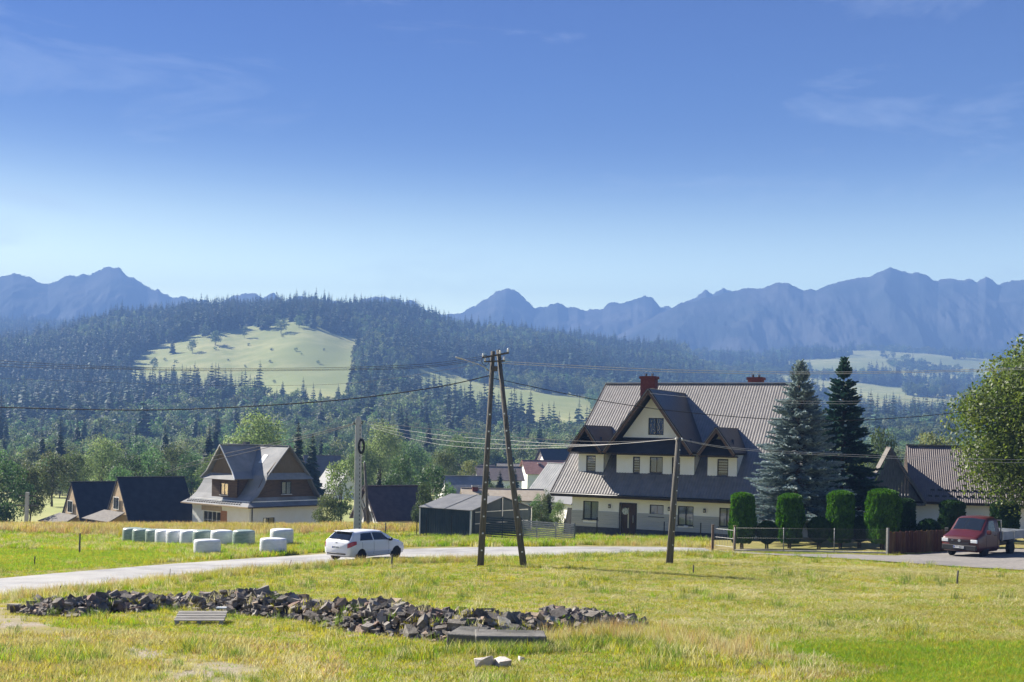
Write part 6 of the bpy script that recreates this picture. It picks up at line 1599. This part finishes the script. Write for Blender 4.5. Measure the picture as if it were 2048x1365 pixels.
for k in range(6): MB().box(-.62, .62, -.46+k*.17, -.375+k*.17, .115, .138).build('deck_board', M_['pallet_wood'], t)
for x in (-.55, 0, .55): MB().box(x-.05, x+.05, -.46, .49, .092, .1145).build('stringer', M_['pallet_wood'], t)
for x in (-.55, 0, .55):
    for y_ in (-.42, 0, .42): MB().box(x-.05, x+.05, y_-.06, y_+.06, .0, .0915).build('block', M_['pallet_wood'], t)
p = ground(418, 1236); o = MB().add([(v.co.x*.5, v.co.y*.4, v.co.z*.3) for v in SM['stone_grey'][1].vertices], [tuple(q.vertices) for q in SM['stone_grey'][1].polygons]).build('plastic_sheet', M_['wrap_white']); o.location = p + Vector((.25,.35,.22)); o.scale = (.6,.6,.5); tag(o, 'crumpled scrap of white sheeting on the pallet corner', 'sheet')
for (px_, py_, s_, sd, lbl) in ((965,1333,.46,3,'pale flat stone lying on the grass below the slabs'),(1006,1334,.44,5,'pale rounded stone beside the flat pale stone'),(1042,1324,.20,8,'tiny pale stone near the slab corner')):
    me = stone(90+sd, 1.3, .5); o = link(me, 'loose_stone', M_['stone_pale']); p = ground(px_, py_); o.location = p + Vector((0,0,.05)); o.scale = (s_, s_, s_*.9); o.rotation_euler = (.2, .1, sd); tag(o, lbl, 'stone')
me = stone(77, 1.3, .8); o = link(me, 'loose_stone', M_['stone_dark']); o.location = ground(1521, 1344) + Vector((0,0,.04)); o.scale = (.26,.3,.34); o.rotation_euler = (.5,.4,1); tag(o, 'single dark stone lying in the reddish grass patch', 'stone')

# ================================================================ grass
def blades(rng, n, h, spread, w, lean, flop=0.0):
    a = rng.uniform(0, 6.28, n); r = spread*np.sqrt(rng.uniform(0, 1, n)); B = np.stack([r*np.cos(a), r*np.sin(a), np.zeros(n)-.02], 1)
    H = h*rng.uniform(.55, 1.15, n); d = rng.uniform(0, 6.28, n); ln = H*lean*rng.uniform(.2, 1.3, n)
    D = np.stack([np.cos(d), np.sin(d), np.zeros(n)], 1); up = np.array([0,0,1.])
    S = np.stack([-np.sin(d + rng.normal(size=n)*.9), np.cos(d + rng.normal(size=n)*.9), np.zeros(n)], 1)*w*rng.uniform(.6, 1.3, n)[:, None]*.5
    M1 = B + D*(ln*.35)[:, None] + up*(H*.6*(1-flop))[:, None]; T = B + D*ln[:, None] + up*(H*(1-flop*.8))[:, None]
    V = np.stack([B-S, B+S, M1+S*.8, M1-S*.8, T+S*.15, T-S*.15], 1).reshape(-1, 3)
    i = np.arange(n)*6
    return V, np.concatenate([np.stack([i, i+1, i+2, i+3], 1), np.stack([i+3, i+2, i+4, i+5], 1)])
def gmat(name, a, b, c3, tr=.5):
    return pmat(name, a, b, .35, .6, spec=.2, world=True, c3=c3, s3=.12, transl=tr, island=.28)
gmat('grass_yellow', (.25,.26,.035), (.38,.34,.06), (.31,.29,.05))
gmat('grass_lush', (.15,.26,.025), (.23,.33,.04), (.19,.29,.035))
gmat('grass_straw', (.44,.41,.20), (.55,.51,.29), (.40,.38,.15), .35)
gmat('grass_red', (.34,.22,.10), (.44,.31,.15), (.38,.29,.12), .4)
gmat('grass_deep', (.09,.14,.03), (.15,.20,.045), (.12,.17,.04))
def tufts(key, mats, n, h, spread, w, lean, count=5, seed=0, flop=0.0):
    ms = []
    for k in range(count):
        rng = np.random.default_rng(seed+k); V, Fq = blades(rng, n, h*(.85+.3*k/count), spread, w, lean, flop)
        me = mesh_np(key, V, Fq); me.materials.append(M_[mats[k % len(mats)]]); ms.append(me)
    return library(key, ms)
L_SHORT = tufts('tuft_short', ['grass_yellow','grass_yellow','grass_lush','grass_yellow','grass_straw'], 34, .085, .17, .010, .8, 5, 10)
L_LUSH = tufts('tuft_lush', ['grass_lush','grass_lush','grass_lush','grass_yellow'], 36, .09, .17, .010, .7, 4, 30)
L_MED = tufts('tuft_medium', ['grass_yellow','grass_lush','grass_yellow','grass_straw','grass_deep'], 30, .26, .16, .011, .6, 5, 50)
L_HAY = tufts('tuft_hay', ['grass_straw','grass_yellow','grass_straw'], 30, .20, .24, .011, 1.6, 3, 70, .72)
L_DRY = tufts('tuft_dry', ['grass_straw','grass_straw','grass_yellow','grass_red'], 22, .62, .18, .011, .35, 4, 90)
L_RED = tufts('tuft_red', ['grass_red','grass_yellow','grass_straw'], 30, .11, .17, .010, .6, 3, 110)
L_FIELD = tufts('tuft_field', ['grass_yellow','grass_straw','grass_yellow','grass_lush'], 40, .34, .34, .022, .5, 4, 130)
L_BANK = tufts('tuft_bank', ['grass_red','grass_straw','grass_straw','grass_yellow','grass_red'], 36, .66, .34, .024, .3, 5, 150)
g_rng = np.random.default_rng(99)
pile_poly = [tuple(heap(i, -.9)[:2]) for i in range(len(prow))] + [tuple(heap(i, .95)[:2]) for i in range(len(prow)-1, -1, -1)]
def clear(x, y):
    return ~(inpoly(x, y, road_poly) | inpoly(x, y, lot_poly) | inpoly(x, y, pile_poly))
def sow(n, d0, d1, umax=.47, power=1.6):
    """random spots on the ground in front of the camera; denser near"""
    D = d0 + (d1-d0) * g_rng.uniform(0, 1, n)**power; u = g_rng.uniform(-umax, umax, n); x, y = u*D, D
    k = clear(x, y); return x[k], y[k]
def plant(name, lib, x, y, s, lbl, cnt, mask=None):
    if mask is not None: x, y, s = x[mask], y[mask], s[mask]
    z = land_z(x, y) + (fbm(x, y, 1.7, 3) - .5)*.10
    scatter(name, lib, np.stack([x, y, z-.01], 1), g_rng.uniform(0, 6.28, len(x)), s, g_rng.integers(0, cnt, len(x)), lbl, 'grass')
def masks(x, y):
    wob = (fbm(x, y, 1.2, 55) - .5)*2.2; wx = (fbm(x, y, 1.2, 56) - .5)*2.2
    return {k: inpoly(x+wx, y+wob, p) for k, p in (('gravel', Z_GRAVEL), ('lush', Z_LUSH), ('red', Z_RED), ('hay', Z_HAY))}
# near meadow
Z_BROWN = zpoly([(-300,1262),(150,1262),(420,1272),(640,1300),(700,1340),(640,1420),(-300,1440)])
x, y = sow(76000, 15, 63, .60, 1.25)
mk = masks(x, y); thin = np.clip((fbm(x, y, 2.6, 21) - .40)*6, 0, 1)
keep = ~(mk['gravel'] & (g_rng.uniform(size=len(x)) < .72 + .27*thin))
x, y = x[keep], y[keep]; mk = masks(x, y)
s = g_rng.uniform(.7, 1.35, len(x)) * (1 + .9*np.clip(fbm(x, y, 3.2, 12) - .48, 0, .4))
s = np.where(mk['gravel'], s*.75, s)
brn = mk['gravel'] | inpoly(x, y, Z_BROWN)
brn &= g_rng.uniform(size=len(x)) < np.clip((fbm(x, y, 2.4, 45) - .22)*4, 0, .9)
other = ~(mk['lush'] | mk['red'] | brn)
plant('brownish_grass', L_RED, x, y, s*1.1, 'short brownish grass on the stony ground before the rubble', 3, brn)
plant('meadow_grass', L_SHORT, x, y, s, 'short yellow green meadow grass around the rubble', 5, other)
plant('lush_grass', L_LUSH, x, y, s, 'bright green lush grass patch at the meadow foot', 4, mk['lush'])
plant('reddish_grass', L_RED, x, y, s, 'reddish brown grass patch beside the lush patch', 3, mk['red'])
x, y = sow(15000, 15, 60); mk = masks(x, y); cl_ = fbm(x, y, 1.6, 88)
plant('lush_grass_fill', L_LUSH, *(lambda q: (q[0], q[1], g_rng.uniform(.7, 1.3, len(q[0]))))(sow(9000, 15, 34, .48, 1.0)), 'bright green young grass filling the lush patch', 4,
      None) if False else None
xx, yy = sow(34000, 15, 34, .56, 1.0); q = inpoly(xx, yy, Z_LUSH); plant('young_grass', L_LUSH, xx[q], yy[q], g_rng.uniform(.7, 1.3, q.sum()), 'dense young grass thickening the lush green patch', 4)
q = (cl_ > .60) & ~mk['lush'] & ~mk['gravel']; plant('tall_tussocks', L_MED, x, y, g_rng.uniform(.6, 1.2, len(x)), 'taller tussocks of grass dotted over the meadow', 5, q)
q = mk['gravel'] & (cl_ > .52); plant('gravel_tussocks', L_MED, x, y, g_rng.uniform(.3, .6, len(x)), 'small tufts growing out of the bare gravel', 5, q)
# mown hay lying on the right
x, y = sow(36000, 26, 60, .58, 1.0); mk = masks(x, y); sw = fbm(x*.35, y*1.6, 1.5, 14)
plant('mown_hay', L_HAY, x, y, g_rng.uniform(.6, 1.3, len(x)) * (.7 + sw), 'pale mown hay strewn over the meadow below the house', 3, mk['hay'] & (sw > .42))
# hay swath below the thujas
ax_ = [ground(*p) for p in ((1300,1122),(1500,1128),(1700,1138),(1900,1152),(2048,1160),(2200,1166))]
tt = g_rng.uniform(0, 5, 1500); k = np.minimum(tt.astype(int), 4); f = tt-k
xs = np.array([ax_[a].x*(1-b)+ax_[a+1].x*b for a, b in zip(k, f)]) + g_rng.normal(size=1500)*.3; ys = np.array([ax_[a].y*(1-b)+ax_[a+1].y*b for a, b in zip(k, f)]) + g_rng.normal(size=1500)*.35
q = fbm(xs, ys, 1.3, 19) > .42
plant('hay_swath', L_HAY, xs[q], ys[q], g_rng.uniform(1.0, 2.0, q.sum()), 'raked swath of brown hay along the paved yard', 3)
# tall dry grass along the lane edge, round the slabs and the heap ends
def edge_grass(name, pts, n, sd, lib, cnt, smin, smax, lbl):
    P = [ground(*p) for p in pts]; m_ = len(P)-1; tt = g_rng.uniform(0, m_, n); k = np.minimum(tt.astype(int), m_-1); f = tt-k
    x = np.array([P[a].x*(1-b)+P[a+1].x*b for a, b in zip(k, f)]) + g_rng.normal(size=n)*sd; y = np.array([P[a].y*(1-b)+P[a+1].y*b for a, b in zip(k, f)]) + g_rng.normal(size=n)*sd
    c_ = ~(inpoly(x, y, road_poly) | inpoly(x, y, lot_poly)); 
    plant(name, lib, x[c_], y[c_], g_rng.uniform(smin, smax, c_.sum()), lbl, cnt)
edge_grass('lane_edge_grass', [(0,1204),(120,1190),(250,1176),(380,1160),(500,1146),(650,1134),(780,1128),(900,1125),(1000,1122)], 1200, .40, L_DRY, 4, .3, .75, 'tall dry grass along the near edge of the lane')
edge_grass('lane_edge_tufts', [(0,1200),(250,1178),(500,1145),(700,1130),(900,1124),(1150,1114),(1330,1112),(1450,1112)], 1800, .6, L_MED, 5, .6, 1.3, 'green tufts along the near edge of the lane')
edge_grass('slab_weeds', [(1080,1300),(1150,1275),(1260,1272),(1330,1285),(1420,1300),(1500,1315)], 600, .5, L_DRY, 4, .3, .7, 'dry weeds between the slabs and the meadow')
edge_grass('slab_tufts', [(900,1308),(1000,1310),(1090,1306),(1200,1290),(1320,1310),(1380,1320)], 500, .28, L_MED, 5, .6, 1.2, 'green weeds round the concrete slabs')
hw = [(heap(i, w_)) for i in g_rng.integers(0, len(prow), 230) for w_ in (g_rng.uniform(-1.1, .6),)]
scatter('heap_weeds', L_MED, np.array([tuple(p - Vector((0,0,.04))) for p in hw]), g_rng.uniform(0, 6.28, len(hw)), g_rng.uniform(.5, 1.1, len(hw)), g_rng.integers(0, 5, len(hw)), 'weeds sprouting between the rubble stones', 'weeds')
edge_grass('yard_weeds', [(1160,1090),(1250,1092),(1350,1094),(1420,1096)], 130, .4, L_DRY, 4, .35, .8, 'dry weeds under the retaining wall of the large house')
edge_grass('garage_weeds', [(800,1086),(900,1090),(1000,1092),(1100,1092)], 700, .7, L_FIELD, 4, .7, 1.3, 'green weeds along the garage wall')
edge_grass('hedge_grass', [(1440,1104),(1550,1108),(1650,1109),(1760,1112)], 900, .35, L_SHORT, 5, .8, 1.5, 'short grass strip under the wire fence')
# far field beyond the lane
HBi = HB.matrix_basis.inverted()
D = 52 + 52*g_rng.uniform(0, 1, 36000)**.9; u = g_rng.uniform(-.50, .165, 36000); x, y = u*D, D
fp = zpoly([(-400,1105),(0,1150),(342,1126),(646,1106),(809,1096),(1000,1092),(1150,1091),(1421,1095)]); fy = np.interp(x, [p[0] for p in fp], [p[1] for p in fp])
wallside = np.array([HBi[0][0]*a + HBi[0][1]*b + HBi[0][3] for a, b in zip(x, y)]), np.array([HBi[1][0]*a + HBi[1][1]*b + HBi[1][3] for a, b in zip(x, y)])
q = clear(x, y) & (y > fy+.3) & ~((wallside[0] > -1.3) & (wallside[1] > -2.75)); x, y = x[q], y[q]
px_, py_ = proj_np(x, y, land_z(x, y))
near = inpoly(x, y, Z_LEFTLUSH); bank = (y > 88) & (px_ < 860) & (g_rng.uniform(size=len(x)) < np.where(px_ < 470, .8, .45))
bank &= (fbm(x, y, 5, 66) > .30)
plant('field_lush', L_LUSH, x, y, g_rng.uniform(1.2, 2.2, len(x)), 'bright green mown strip above the lane', 4, near)
plant('field_grass', L_FIELD, x, y, g_rng.uniform(.45, 1.1, len(x)), 'rough yellow green field grass round the wrapped bales', 4, ~near & ~bank)
plant('bank_grass', L_BANK, x, y, g_rng.uniform(.55, 1.1, len(x)), 'tall reddish straw grass on the bank before the houses', 5, bank)
x = g_rng.uniform(-44, -4, 9000); y = g_rng.uniform(90, 101, 9000)
q = (fbm(x, y, 3.5, 171) > np.where(x < -22, .34, .50)); x, y = x[q], y[q]
plant('bank_straw', L_BANK, x, y, g_rng.uniform(.6, 1.15, len(x)), 'dense straw coloured grass along the crest of the bank', 5)
